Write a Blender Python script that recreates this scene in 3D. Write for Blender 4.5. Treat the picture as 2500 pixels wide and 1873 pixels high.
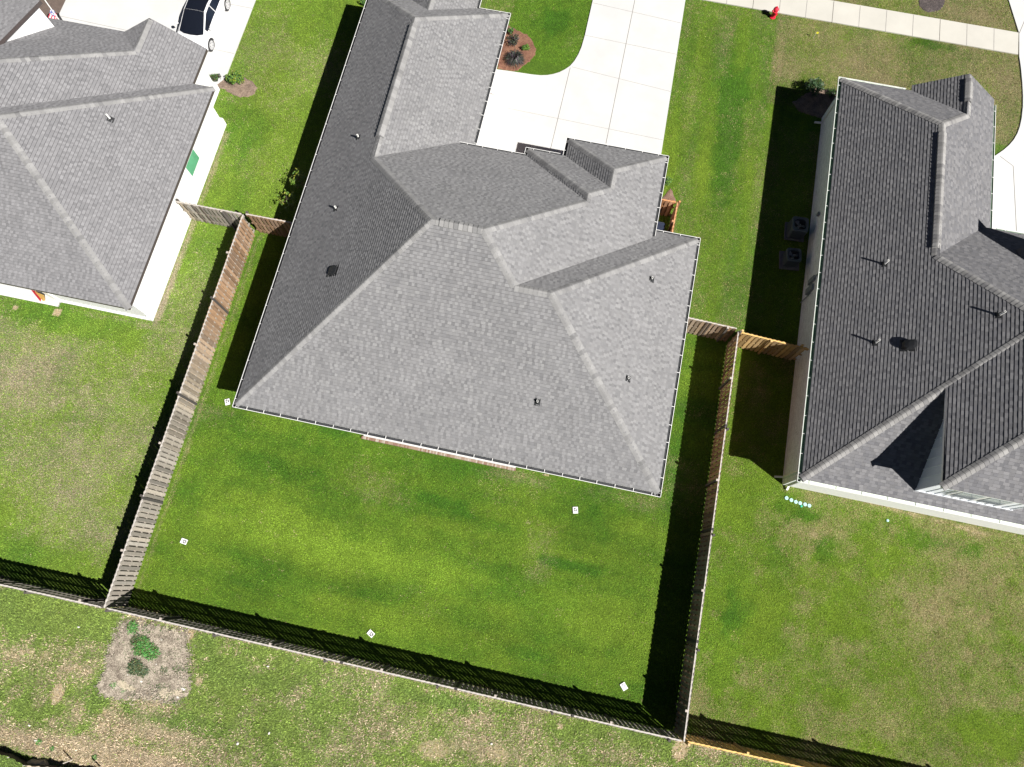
import bpy, math, random
import numpy as np
from math import radians as R, sin, cos, sqrt, pi
rng = np.random.default_rng(7); random.seed(7)
for o in list(bpy.data.objects): bpy.data.objects.remove(o)
S = bpy.context.scene
COL = S.collection

# ------------------------------------------------------------------ camera
H = 33.5; FPX = 1733.0; CX, CY, VY = 1250.0, 936.5, 1430.0
TILT = math.atan((VY - CY) / FPX)
cam = bpy.data.cameras.new('camera'); co = bpy.data.objects.new('camera', cam); COL.objects.link(co)
co.location = (0, 0, H); co.rotation_euler = (TILT, 0, 0)
cam.sensor_fit = 'HORIZONTAL'; cam.sensor_width = 36.0; cam.lens = 36.0 * FPX / 2500.0
cam.clip_start = 0.5; cam.clip_end = 3000
S.camera = co
# ------------------------------------------------------------------ sky, sun, exposure
SUNDIR = (-0.72, 0.605, -1.0)
w = bpy.data.worlds.new('World'); S.world = w; w.use_nodes = True
nt = w.node_tree; nt.nodes.clear()
sk = nt.nodes.new('ShaderNodeTexSky'); sk.sky_type = 'NISHITA'; sk.sun_disc = False
sk.sun_elevation = R(46.8); sk.sun_rotation = R(130)
sk.air_density = 0.18; sk.dust_density = 0.1; sk.ozone_density = 1.0; sk.altitude = 50
bg = nt.nodes.new('ShaderNodeBackground'); bg.inputs[1].default_value = 0.05
wo = nt.nodes.new('ShaderNodeOutputWorld')
nt.links.new(sk.outputs[0], bg.inputs[0]); nt.links.new(bg.outputs[0], wo.inputs[0])
import mathutils
sl = bpy.data.lights.new('sun', 'SUN'); sl.energy = 5.0; sl.angle = R(0.5); sl.color = (1.0, 0.965, 0.91)
so = bpy.data.objects.new('sun', sl); COL.objects.link(so)
so.rotation_euler = mathutils.Vector(SUNDIR).to_track_quat('-Z', 'Y').to_euler(); so.location = (20, -20, 40)
S.view_settings.view_transform = 'Standard'; S.view_settings.look = 'None'
S.view_settings.exposure = 0.8; S.view_settings.gamma = 1.0
S.render.engine = 'CYCLES'

# ------------------------------------------------------------------ the lot frame (u along the rear fence, v towards the street)
TH = R(-12.0); AX = (cos(TH), sin(TH)); BX = (-sin(TH), cos(TH))
def gp(px, py, z=0.0):
    """lot coordinates of the point at height z seen at a spot of the photograph"""
    x = (px - CX) / FPX; y = -(py - CY) / FPX
    d = (x, sin(TILT) + y * cos(TILT), -cos(TILT) + y * sin(TILT)); k = (z - H) / d[2]
    X, Y = d[0] * k, d[1] * k
    return (X * AX[0] + Y * AX[1], X * BX[0] + Y * BX[1])
def wv(u, v, z=0.0): return (u * AX[0] + v * BX[0], u * AX[1] + v * BX[1], z)
def on_plane(px, py, pl):
    z = 4.0
    for _ in range(60):
        u, v = gp(px, py, z); z = 0.5 * z + 0.5 * pl(u, v)
    return u, v, z

# ------------------------------------------------------------------ objects
def tag(o, label=None, cat=None, group=None, kind=None):
    if label: o['label'] = label
    if cat: o['category'] = cat
    if group: o['group'] = group
    if kind: o['kind'] = kind
    return o
def thing(name, u, v, z=0.0, rot=None, label=None, cat=None, group=None):
    o = bpy.data.objects.new(name, None); COL.objects.link(o)
    o.location = wv(u, v, z); o.rotation_euler = (0, 0, TH + (rot or 0)); o.empty_display_size = 0.3
    o['_o'] = (float(u), float(v), float(z)) if rot is None else (0.0, 0.0, 0.0)
    return tag(o, label, cat, group)
class MB:
    def __init__(s): s.v = []; s.f = []; s.c = []; s.m = []
    def add(s, vs, fs, col=(1, 1, 1), mi=0):
        b = len(s.v); s.v.extend([tuple(map(float, p)) for p in vs])
        for f in fs: s.f.append(tuple(b + i for i in f)); s.c.append(col); s.m.append(mi)
    def box(s, x0, y0, z0, x1, y1, z1, col=(1, 1, 1), mi=0):
        vs = [(x0, y0, z0), (x1, y0, z0), (x1, y1, z0), (x0, y1, z0), (x0, y0, z1), (x1, y0, z1), (x1, y1, z1), (x0, y1, z1)]
        s.add(vs, [(3, 2, 1, 0), (4, 5, 6, 7), (0, 1, 5, 4), (1, 2, 6, 5), (2, 3, 7, 6), (3, 0, 4, 7)], col, mi)
    def obox(s, c, ax, ay, hx, hy, z0, z1, col=(1, 1, 1), mi=0):
        vs = []
        for z in (z0, z1):
            for sx, sy in ((-1, -1), (1, -1), (1, 1), (-1, 1)):
                vs.append((c[0] + ax[0] * hx * sx + ay[0] * hy * sy, c[1] + ax[1] * hx * sx + ay[1] * hy * sy, z))
        s.add(vs, [(3, 2, 1, 0), (4, 5, 6, 7), (0, 1, 5, 4), (1, 2, 6, 5), (2, 3, 7, 6), (3, 0, 4, 7)], col, mi)
    def prism(s, pts, z0, z1, col=(1, 1, 1), mi=0):
        n = len(pts); vs = [(p[0], p[1], z0) for p in pts] + [(p[0], p[1], z1) for p in pts]
        fs = [tuple(range(n - 1, -1, -1)), tuple(range(n, 2 * n))] + [(i, (i + 1) % n, n + (i + 1) % n, n + i) for i in range(n)]
        s.add(vs, fs, col, mi)
    def tube(s, p0, p1, r0, r1=None, n=8, col=(1, 1, 1), mi=0, cap=True):
        r1 = r0 if r1 is None else r1
        a = mathutils.Vector(p0); b = mathutils.Vector(p1); d = (b - a).normalized()
        x = d.orthogonal().normalized(); y = d.cross(x)
        vs = [tuple(a + (x * cos(2 * pi * i / n) + y * sin(2 * pi * i / n)) * r0) for i in range(n)]
        vs += [tuple(b + (x * cos(2 * pi * i / n) + y * sin(2 * pi * i / n)) * r1) for i in range(n)]
        fs = [(i, (i + 1) % n, n + (i + 1) % n, n + i) for i in range(n)]
        if cap: fs += [tuple(range(n - 1, -1, -1)), tuple(range(n, 2 * n))]
        s.add(vs, fs, col, mi)
    def lathe(s, prof, c=(0, 0), n=16, col=(1, 1, 1), mi=0):
        vs = [(c[0] + r * cos(2 * pi * i / n), c[1] + r * sin(2 * pi * i / n), z) for r, z in prof for i in range(n)]
        fs = [(k * n + i, k * n + (i + 1) % n, (k + 1) * n + (i + 1) % n, (k + 1) * n + i) for k in range(len(prof) - 1) for i in range(n)]
        s.add(vs, fs, col, mi)
    def build(s, name, mats, parent=None, smooth=False):
        me = bpy.data.meshes.new(name)
        v = np.array(s.v, dtype=np.float64).reshape(-1, 3)
        if parent is not None: v = v - np.array(list(top(parent)['_o']))
        me.from_pydata(v.tolist(), [], s.f)
        if not isinstance(mats, (list, tuple)): mats = [mats]
        for m in mats: me.materials.append(m)
        if len(mats) > 1: me.polygons.foreach_set('material_index', s.m)
        at = me.attributes.new('col', 'FLOAT_COLOR', 'FACE')
        at.data.foreach_set('color', np.array([(c[0], c[1], c[2], 1.0) for c in s.c], dtype=np.float32).ravel())
        if smooth: me.polygons.foreach_set('use_smooth', [True] * len(me.polygons))
        me.update()
        o = bpy.data.objects.new(name, me); COL.objects.link(o)
        if parent is not None: o.parent = parent
        else: o.rotation_euler = (0, 0, TH)
        return o
def top(o):
    while o.parent is not None: o = o.parent
    return o
def copy_tree(o, parent=None):
    c = o.copy(); COL.objects.link(c); c.parent = parent
    for ch in list(o.children):
        copy_tree(ch, c)
    return c

# ------------------------------------------------------------------ materials
def newmat(name):
    m = bpy.data.materials.new(name); m.use_nodes = True; t = m.node_tree
    return m, t, t.nodes['Principled BSDF']
def N(t, typ, **k):
    n = t.nodes.new(typ)
    for a, b in k.items(): setattr(n, a, b)
    return n
def noise(t, sc, det=4, rough=0.6, coord='Object', vec=None, dist=0.0):
    tc = N(t, 'ShaderNodeTexCoord'); n = N(t, 'ShaderNodeTexNoise')
    n.inputs['Scale'].default_value = sc; n.inputs['Detail'].default_value = det; n.inputs['Roughness'].default_value = rough
    n.inputs['Distortion'].default_value = dist
    t.links.new(vec if vec is not None else tc.outputs[coord], n.inputs['Vector']); return n.outputs[0]
def mrange(t, src, a, b, c, d):
    n = N(t, 'ShaderNodeMapRange'); n.clamp = True
    for i, x in enumerate((a, b, c, d)): n.inputs[i + 1].default_value = x
    t.links.new(src, n.inputs[0]); return n.outputs[0]
def mth(t, op, a, b=None, c=None):
    n = N(t, 'ShaderNodeMath', operation=op)
    for i, x in enumerate((a, b, c)):
        if x is None: continue
        if isinstance(x, (int, float)): n.inputs[i].default_value = x
        else: t.links.new(x, n.inputs[i])
    return n.outputs[0]
def mix(t, fac, a, b, mode='MIX'):
    n = N(t, 'ShaderNodeMix', data_type='RGBA', blend_type=mode)
    for i, x in ((0, fac), (6, a), (7, b)):
        if isinstance(x, (int, float)): n.inputs[i].default_value = x
        elif isinstance(x, tuple): n.inputs[i].default_value = (*x, 1) if len(x) == 3 else x
        else: t.links.new(x, n.inputs[i])
    return n.outputs[2]
def vscale(t, src, k):
    n = N(t, 'ShaderNodeVectorMath', operation='SCALE'); t.links.new(src, n.inputs[0])
    if isinstance(k, (int, float)): n.inputs['Scale'].default_value = k
    else: t.links.new(k, n.inputs['Scale'])
    return n.outputs[0]
def bump(t, p, src, strength, dist=0.02):
    b = N(t, 'ShaderNodeBump'); b.inputs['Strength'].default_value = strength; b.inputs['Distance'].default_value = dist
    t.links.new(src, b.inputs['Height']); t.links.new(b.outputs[0], p.inputs['Normal'])
def attr(t, name='col'):
    a = N(t, 'ShaderNodeAttribute'); a.attribute_name = name; return a
def simple(name, col, rough=0.6, metal=0.0, var=0.15, sc=6.0, bmp=0.0, bsc=80.0, useattr=False, spec=0.5, coat=0.0):
    m, t, p = newmat(name)
    base = attr(t).outputs['Color'] if useattr else None
    n = noise(t, sc, 5, 0.65)
    k = mrange(t, n, 0.25, 0.75, 1 - var, 1 + var)
    if base is None:
        rgb = N(t, 'ShaderNodeRGB'); rgb.outputs[0].default_value = (*col, 1); base = rgb.outputs[0]
    t.links.new(vscale(t, base, k), p.inputs['Base Color'])
    p.inputs['Roughness'].default_value = rough; p.inputs['Metallic'].default_value = metal
    p.inputs['Specular IOR Level'].default_value = spec; p.inputs['Coat Weight'].default_value = coat
    if bmp: bump(t, p, noise(t, bsc, 3, 0.6), bmp)
    return m
def m_shingle():
    m, t, p = newmat('asphalt_shingle')
    a = attr(t).outputs['Color']
    k = mth(t, 'MULTIPLY', mrange(t, noise(t, 55, 3, 0.7), 0.3, 0.7, 0.88, 1.12), mrange(t, noise(t, 0.7, 4, 0.6), 0.3, 0.7, 0.94, 1.06))
    t.links.new(vscale(t, a, k), p.inputs['Base Color'])
    p.inputs['Roughness'].default_value = 0.93; p.inputs['Diffuse Roughness'].default_value = 0.10; p.inputs['Specular IOR Level'].default_value = 0.25
    bump(t, p, noise(t, 160, 2, 0.7), 0.35, 0.004); return m
M_SH = m_shingle()
M_WHITE = simple('white_aluminium', (0.78, 0.78, 0.77), 0.45, var=0.05)
M_GUTIN = simple('gutter_grime_shade', (0.030, 0.032, 0.036), 0.8, var=0.3, sc=3)  # near-black carries the trough's shade as well as its grime
M_GUTGRN = simple('gutter_green_inside', (0.17, 0.27, 0.18), 0.6, var=0.2, sc=2)
M_GUTWHT = simple('gutter_inside_white', (0.60, 0.66, 0.58), 0.5, var=0.12, sc=2)
M_FASC = simple('dark_drip_edge', (0.075, 0.06, 0.058), 0.5)
M_FASCW = simple('white_fascia', (0.80, 0.80, 0.78), 0.5, var=0.04)
M_PVC = simple('white_pipe', (0.75, 0.75, 0.73), 0.4, var=0.05)
M_BLACK = simple('black_rubber', (0.015, 0.016, 0.018), 0.6)
M_WOOD = simple('weathered_wood', (0, 0, 0), 0.85, var=0.22, sc=9, useattr=True, bmp=0.3, bsc=60)
M_MARK = simple('painted_attr', (0, 0, 0), 0.6, var=0.05, useattr=True)
def m_brick(name, c1, c2, mortar, bw=0.2, bh=0.07, bumpk=0.3):
    m, t, p = newmat(name); tc = N(t, 'ShaderNodeTexCoord'); mp = N(t, 'ShaderNodeMapping')
    sep = N(t, 'ShaderNodeSeparateXYZ'); t.links.new(tc.outputs['Object'], sep.inputs[0])
    s = mth(t, 'ADD', sep.outputs[0], sep.outputs[1]); cmb = N(t, 'ShaderNodeCombineXYZ')
    t.links.new(s, cmb.inputs[0]); t.links.new(sep.outputs[2], cmb.inputs[1])
    b = N(t, 'ShaderNodeTexBrick'); t.links.new(cmb.outputs[0], b.inputs[0])
    b.inputs['Color1'].default_value = (*c1, 1); b.inputs['Color2'].default_value = (*c2, 1); b.inputs['Mortar'].default_value = (*mortar, 1)
    b.inputs['Scale'].default_value = 1.0; b.inputs['Brick Width'].default_value = bw; b.inputs['Row Height'].default_value = bh; b.inputs['Mortar Size'].default_value = 0.008
    k = mrange(t, noise(t, 14, 4, 0.7), 0.3, 0.7, 0.8, 1.15)
    t.links.new(vscale(t, b.outputs[0], k), p.inputs['Base Color']); p.inputs['Roughness'].default_value = 0.9
    bump(t, p, b.outputs[1], -bumpk, 0.01); return m
M_BRW = m_brick('white_painted_brick', (0.84, 0.84, 0.84), (0.78, 0.78, 0.78), (0.70, 0.70, 0.70), bumpk=.1)
M_BRW2 = m_brick('whitewashed_brick', (0.84, 0.88, 0.94), (0.62, 0.66, 0.72), (0.78, 0.82, 0.86))
M_BRR = m_brick('red_white_brick', (0.62, 0.50, 0.44), (0.40, 0.20, 0.15), (0.6, 0.57, 0.52))
M_SIDE = simple('pale_siding', (0.78, 0.81, 0.86), 0.6, var=0.06, sc=2)
def m_concrete(name, c, var=0.08):
    m, t, p = newmat(name)
    k = mth(t, 'MULTIPLY', mrange(t, noise(t, 0.6, 5, 0.6), 0.3, 0.7, 1 - var, 1 + var * 0.6), mrange(t, noise(t, 40, 3, 0.7), 0.3, 0.7, 0.95, 1.04))
    st = mrange(t, noise(t, 0.25, 6, 0.7), 0.55, 0.75, 0.0, 0.25)
    rgb = N(t, 'ShaderNodeRGB'); rgb.outputs[0].default_value = (*c, 1)
    t.links.new(mix(t, st, vscale(t, rgb.outputs[0], k), (c[0] * 0.86, c[1] * 0.83, c[2] * 0.76)), p.inputs['Base Color'])
    p.inputs['Roughness'].default_value = 0.9; bump(t, p, noise(t, 60, 3), 0.15, 0.004); return m
M_CONC = m_concrete('driveway_concrete', (0.52, 0.52, 0.515), 0.07)
M_WALK = m_concrete('sidewalk_concrete', (0.475, 0.46, 0.415), 0.07)
M_STREET = m_concrete('street_concrete', (0.40, 0.37, 0.33))
M_PORCH = simple('brown_mulch_bed', (0.115, 0.085, 0.07), 0.95, var=0.25, sc=8, bmp=0.4)
M_JOINT = simple('joint_dirt', (0.27, 0.255, 0.24), 0.95, var=0.3, sc=4)
M_JOINTD = simple('joint_dirt_dark', (0.13, 0.115, 0.10), 0.95, var=0.4, sc=4)

# ------------------------------------------------------------------ ground
def vnoise(x, y, sc, seed):
    g = np.random.default_rng(seed).random((160, 160)); xx = (x / sc) % 160; yy = (y / sc) % 160
    i = np.floor(xx).astype(int) % 160; j = np.floor(yy).astype(int) % 160; fx = xx - np.floor(xx); fy = yy - np.floor(yy)
    fx = fx * fx * (3 - 2 * fx); fy = fy * fy * (3 - 2 * fy); i1 = (i + 1) % 160; j1 = (j + 1) % 160
    return (g[i, j] * (1 - fx) + g[i1, j] * fx) * (1 - fy) + (g[i, j1] * (1 - fx) + g[i1, j1] * fx) * fy
def fbm(x, y, sc, seed, o=4):
    r = 0; a = 1; s = 0
    for k in range(o): r = r + a * vnoise(x + 31 * k, y + 17 * k, sc / 2 ** k, seed + k); s += a; a *= 0.55
    return r / s
def sst(a, b, x): q = np.clip((x - a) / (b - a), 0, 1); return q * q * (3 - 2 * q)
def make_ground():
    st = 0.14
    xs = np.concatenate([[-700, -250, -90, -50], np.arange(-38, 27, st), [34, 60, 120, 700]])
    ys = np.concatenate([[-600, -200, -60, -24], np.arange(-13.5, 40.5, st), [50, 80, 200, 800]])
    U, Vv = np.meshgrid(xs, ys); nx, ny = len(xs), len(ys)
    u = U.ravel(); v = Vv.ravel()
    big = fbm(u, v, 5.0, 11); mid = fbm(u, v, 1.6, 23); sml = fbm(u, v, 0.6, 37)
    strk = fbm(u * 0.28, v * 1.4, 1.7, 51)           # mowing streaks along u
    strv = fbm(u * 1.5, v * 0.22, 1.7, 61)           # mowing streaks along v
    dry = 0.35 + 0 * u; lush = 0.5 + 0 * u; bare = 0 * u
    # own back yard: rich green, streaky
    own = (u > -16.8) & (u < 8.1) & (v < 14.6) & (v > -4.5)
    dry = np.where(own, 0.04 + 0.50 * sst(0.48, 0.75, big * 0.5 + strk * 0.5), dry)
    lush = np.where(own, 0.42 + 1.4 * (strk - 0.5) + 0.7 * (mid - 0.5), lush)
    fr = own & (v > 2.2); lush = np.where(fr, lush + 0.12, lush)
    # left back yard
    lb = (u <= -16.8) & (v < 14.6) & (v > -4.5)
    dry = np.where(lb, 0.19 + 1.3 * (big - 0.45) + 0.25 * (mid - 0.5) + 0.16 * sst(0, 7, v), dry)
    lush = np.where(lb, 0.28 + 0.9 * (mid - 0.5), lush)
    # side yard between the left and middle houses
    sy = (u < -13) & (v >= 14.6)
    dry = np.where(sy, 0.17 + 0.8 * (big - 0.5) + 0.2 * (mid - 0.5), dry)
    lush = np.where(sy, 0.35 + 0.9 * (strv - 0.5), lush)
    # strip between the middle and right houses
    rs = (u > 2) & (v > 13.7)
    dry = np.where(rs, 0.14 + 0.9 * (strv - 0.5) + 0.5 * (big - 0.5), dry)
    lush = np.where(rs, 0.45 + 1.5 * (strv - 0.5), lush)
    fy = (u > 8.4) & (v > 28)
    dry = np.where(fy, 0.68 + 0.9 * (big - 0.5) + 0.5 * (mid - 0.5), dry)
    fl = (u < 3) & (u > -6.5) & (v > 20); dry = np.where(fl, 0.16 + 0.5 * (big - 0.5), dry); lush = np.where(fl, 0.6, lush)
    # right back yard
    rb = (u > 8.1) & (v < 13.4) & (v > -4.5)
    dry = np.where(rb, 0.29 + 1.0 * (big - 0.5) + 1.1 * (mid - 0.5) + 0.7 * (sml - .5) + 0.2 * sst(9.5, 14, u), dry)
    lush = np.where(rb, 0.35 + 0.8 * (mid - 0.5), lush)
    # rough field behind the rear fence
    of = v < -4.5
    dry = np.where(of, 0.33 + 1.5 * (big - 0.5) + 1.1 * (mid - 0.5) + .7 * (sml - .5) + 0.18 * sst(-5.0, -8.0, v), dry)
    lush = np.where(of, 0.55 + 0.7 * (mid - 0.5), lush)
    bare = np.where(of, 0.30 * sst(0.60, 0.78, mid * 0.6 + sml * 0.4) * sst(0.45, 0.6, big), bare)
    def patch(px, py, ru, rv, d=0, l=0, b=0, so=0.5, rag=0.8):
        nonlocal dry, lush, bare
        cu, cv = gp(px, py)
        r = np.sqrt(((u - cu) / ru) ** 2 + ((v - cv) / rv) ** 2) + rag * (sml - 0.5) * 2 + rag * (mid - 0.5) * 1.6
        k = 1 - sst(1 - so, 1 + so, r)
        k = k * (.55 + .9 * (sml * .5 + mid * .5)) if b == 0 else k
        dry = dry + .85 * d * k; lush = lush + .6 * l * k; bare = np.maximum(bare, b * k) if b >= 0 else bare * (1 + b * k)
    P = patch
    # left yard
    P(300, 1030, 2.6, 1.1, d=.34); P(230, 1090, 3.0, .9, d=.25, l=-.2); P(60, 930, 2.0, 1.3, d=.28); P(395, 850, 1.0, 1.6, d=.22)
    P(60, 1380, 2.5, 1.2, d=-.2, l=.3); P(230, 780, 2.8, .9, d=-.28, l=.3); P(60, 750, 2.4, .8, d=-.3, l=.7); P(430, 640, .5, 3.2, d=-.1)
    P(405, 700, .35, 3.5, d=.28, so=.8); P(280, 780, 2.4, .16, d=.4, b=.25)
    P(38, 752, .16, .14, b=1, so=.3); P(140, 762, .2, .17, b=1, so=.3)
    # own yard
    P(900, 1190, 1.6, 1.1, d=.34, l=-.3); P(1230, 1190, 1.8, .8, d=.24); P(1320, 1330, .8, 1.1, d=.36, l=-.3); P(1310, 1400, .5, .5, d=.3)
    P(700, 1110, 2.5, .9, l=.65, d=-.1); P(820, 1040, 1.2, .5, l=.7, d=-.1); P(1070, 1225, 1.5, .28, l=.9, d=-.1); P(1130, 1255, .8, .2, l=.9)
    P(1420, 1270, 1.6, .7, l=.75, d=-.2); P(1390, 1380, 1.5, .25, l=.8); P(1350, 1370, 1.0, .25, l=.6); P(460, 1200, .8, 1.4, l=.5)
    P(650, 1270, 2.4, .7, l=-.7, d=.08); P(760, 1340, 2.8, .7, l=-.55); P(1100, 1290, 2.2, .45, l=-.4); P(1000, 1500, 3, .8, l=-.3)
    P(620, 1370, 1.9, .35, l=.55); P(900, 1450, 2.2, .35, l=.5); P(1290, 1600, 1.2, .35, l=.6); P(1380, 1390, 1.4, .3, l=.5); P(1480, 1520, .8, 1.4, l=-.3)
    P(1629, 1343, .15, .18, b=1, so=.3); P(1290, 1276, .14, .1, b=.7, so=.4); P(1333, 1160, .14, .06, b=.9, so=.4); P(880, 1060, .2, .08, b=.9, so=.4)
    P(620, 880, .6, 2, l=.5); P(1650, 1150, .4, 3, l=.5, d=-.1)
    # strips
    P(600, 330, 1.0, 1.6, l=.7, d=-.1); P(680, 60, 1.2, 2.2, l=-.1, d=.05); P(640, 400, .7, .6, l=-.3)
    P(1780, 300, .7, 4.2, l=.9, d=-.2); P(1690, 230, .35, 4, d=.2, l=-.2); P(1700, 420, .8, 1.2, d=.12, l=-.2); P(1800, 560, .5, 3.0, l=.2); P(1850, 470, .4, 2, d=.2)
    P(1350, 50, 1, .9, l=.8, d=-.1); P(1395, 100, .5, 1, d=.25)
    # right yard
    P(1790, 1500, .45, 1.0, l=.9, d=-.45, rag=1.2); P(1950, 1260, .9, .5, l=.6, d=-.35, rag=1.2); P(2010, 1330, .5, .9, l=.6, d=-.3, rag=1.2)
    P(1760, 1650, .8, 1.4, d=-.35, l=-.1); P(1800, 1250, .7, 1.5, d=-.25); P(2300, 1330, 2.2, .5, l=.5, d=-.25); P(1905, 1370, .8, .8, d=-.1, l=.4)
    P(1985, 1305, .35, .22, d=.6, b=.45, so=.3); P(2380, 1300, .4, .4, d=.4, b=.25); P(2200, 1500, 1.6, 1.4, d=.18, l=-.1); P(2350, 1700, 2, .8, d=.15); P(1900, 1650, 1.2, .7, d=.1)
    for i in range(9): P(1960 + i * 55, 1183 + i * 15.0, .55, .13, b=.62, d=.3, so=.5, rag=.8)
    # front yard, right
    P(2130, 130, 1.6, .8, d=.2, l=-.2); P(1960, 250, 1.6, 1.4, d=-.4, l=.1); P(2280, 110, 1.5, .35, d=-.4, l=.6); P(2400, 40, .7, .5, d=.3); P(2000, 95, .5, .4, d=.1, b=.2)
    P(1925, 30, .8, .5, d=-.2); P(2200, 60, 2, .22, d=-.3, l=.4); P(1905, 140, .18, 2.2, d=.25); P(2060, 165, 1.4, .5, d=.22); P(2480, 300, .3, 1.5, d=-.1)
    # rear field
    P(100, 1500, 1.8, .9, d=-.25, l=-.1); P(240, 1520, .9, 1.0, d=-.65, l=-.2, b=-1); P(560, 1640, 1.6, .45, d=-.3, l=.3); P(1100, 1720, 1.8, .28, d=-.5, l=.8, b=-1)
    P(1560, 1790, 1.5, .3, d=-.4, l=.5); P(500, 1580, .5, .7, d=-.35, l=.5); P(420, 1760, 2.2, .35, d=-.35, l=.6, b=-.8); P(60, 1740, 1.6, .5, d=-.3, b=-.8); P(230, 1700, .5, .5, d=-.4, l=.6, b=-.8)
    P(136, 1697, .24, .42, b=1, so=.25, rag=.5); P(463, 1552, .22, .17, b=1, so=.25); P(484, 1664, .2, .2, b=.95, so=.3); P(165, 1632, .25, .17, b=.85, so=.4); P(195, 1634, .45, .16, b=.6)
    P(576, 1592, .1, .2, b=.8, so=.4); P(262, 1742, .25, .2, b=.7); P(110, 1605, .3, .2, b=.6); P(1365, 1772, .16, .15, b=.9, so=.4); P(1590, 1812, .14, .12, b=.8, so=.4); P(1515, 1777, .22, .08, b=.85, so=.4)
    P(1661, 1832, .26, .5, b=1, so=.5, rag=1.3); P(1672, 1812, .4, .1, b=1, so=.4); P(1180, 1830, 1.4, .4, b=.7, rag=1.0); P(1060, 1830, .6, .3, b=.7, rag=1); P(700, 1715, .5, .3, b=.45, rag=.9); P(900, 1770, 1.2, .5, b=.4, rag=1.1)
    P(380, 1790, 1.8, .3, d=.3, b=.5, rag=1.0); P(1530, 1850, 1.5, .4, b=.55, rag=1.1); P(150, 1570, .7, .4, b=.4, d=.2, rag=1); P(30, 1600, 1.2, .5, d=.2, b=.3, rag=1)
    P(150, 1830, 3.5, .45, d=.9, l=-.3, b=.22, rag=.6); P(300, 1850, 3, .35, d=.8, b=.3)
    P(20, 1860, 1.0, .35, d=-1.3, l=.4, b=-1, rag=.2)
    # trodden strips right beside the fences
    def strip(c0, c1, coord, other, lo, hi, d=0, b=0, wd=.18):
        nonlocal dry, bare
        k = (1 - sst(wd * .4, wd, np.abs(coord - c0) + 0.16 * (sml - 0.5))) * ((other > lo) & (other < hi))
        dry = dry + d * k; bare = np.maximum(bare, b * k)
    strip(-4.72, 0, v, u, -30, 30, d=.35, b=.42, wd=.22); strip(-16.55, 0, u, v, -4, 14.5, d=.4, b=.3, wd=.16); strip(8.35, 0, u, v, -4, 13.5, d=.2, b=.2, wd=.14)
    strip(-20.2, 0, u, v, 8.6, 20.0, d=.5, b=.3, wd=.2); strip(3.4, 0, u, v, 22, 34, d=.1, wd=.15)
    z = 0.012 * (mid - 0.5) + 0.02 * (sml - 0.5)
    z = np.where(of, z + 0.10 * (mid - 0.5), z)
    far = (u < -39) | (u > 28) | (v < -14) | (v > 41); z = np.where(far, 0, z) - 0.012
    tint = np.ones((len(u), 3)); 
    def tn(mask, c):
        tint[mask] = c
    tn(lb, (1.24, 1.16, 1.55)); tn(sy, (1.16, 1.10, 1.3)); tn(rs, (1.13, 1.07, 1.1)); tn(fy, (.95, .90, .9)); tn(rb, (1.06, 1.02, .95)); tn(of, (1.42, 1.32, 1.62))
    tint *= (1 + .30 * (fbm(u, v, 2.4, 91) - .5) + .3 * (fbm(u, v, .35, 95, 3) - .5))[:, None]
    for px, py, ru, rv, g_ in ((800, 1330, 5.0, 1.0, .20), (1050, 1400, 5.5, 1.0, .18), (1250, 1480, 4, .9, .16), (1500, 1650, 2.0, 1.6, .10), (950, 1580, 4, .7, .08), (600, 1240, 2.2, .8, .06), (760, 1130, 3.2, .8, -.16), (1000, 1180, 3, .7, -.10), (1400, 1270, 2.5, .8, -.12), (1330, 1300, 3, .5, -.08),
                               (850, 1420, 4.5, .35, -.12), (1250, 1560, 4, .35, -.12), (650, 1480, 2.0, .4, -.08), (200, 1330, 3.5, 1.6, .06), (1750, 1650, 1.0, 2.5, .16), (1740, 1300, .8, 2.5, .12), (2250, 1620, 4, 1.5, -.06)):
        cu, cv = gp(px, py); r_ = np.sqrt(((u - cu) / ru) ** 2 + ((v - cv) / rv) ** 2) + 1.2 * (mid - .5) + .8 * (sml - .5); tint *= (1 + .55 * g_ * (1 - sst(.3, 1.5, r_)))[:, None]
    global GZ; GZ = (xs, ys, dry, lush, bare, of, tint, z)
    verts = np.stack([u, v, z], 1)
    idx = np.arange(nx * ny).reshape(ny, nx)
    f = np.stack([idx[:-1, :-1], idx[:-1, 1:], idx[1:, 1:], idx[1:, :-1]], -1).reshape(-1, 4)
    me = bpy.data.meshes.new('ground'); me.vertices.add(len(verts)); me.vertices.foreach_set('co', verts.ravel())
    me.loops.add(f.size); me.loops.foreach_set('vertex_index', f.ravel().astype(np.int32)); me.polygons.add(len(f))
    me.polygons.foreach_set('loop_start', (np.arange(len(f)) * 4).astype(np.int32)); me.polygons.foreach_set('loop_total', np.full(len(f), 4, np.int32))
    me.update(calc_edges=True); me.polygons.foreach_set('use_smooth', [True] * len(f))
    # r: dryness, g: lushness, b: bareness
    at = me.attributes.new('zone', 'FLOAT_COLOR', 'POINT')
    c = np.stack([np.clip(dry, 0, 1.2), np.clip(lush, 0, 1.2), np.clip(bare, 0, 1), of * 1.0], 1).astype(np.float32)
    at.data.foreach_set('color', c.ravel())
    at = me.attributes.new('tint', 'FLOAT_COLOR', 'POINT'); at.data.foreach_set('color', np.concatenate([tint, np.ones((len(u), 1))], 1).astype(np.float32).ravel())
    o = bpy.data.objects.new('ground', me); COL.objects.link(o); o.rotation_euler = (0, 0, TH); o['kind'] = 'structure'
    # material
    m, t, p = newmat('lawn')
    a = attr(t, 'zone'); sep = N(t, 'ShaderNodeSeparateColor'); t.links.new(a.outputs['Color'], sep.inputs[0])
    D, L, B = sep.outputs[0], sep.outputs[1], sep.outputs[2]; F = a.outputs['Alpha']
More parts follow.
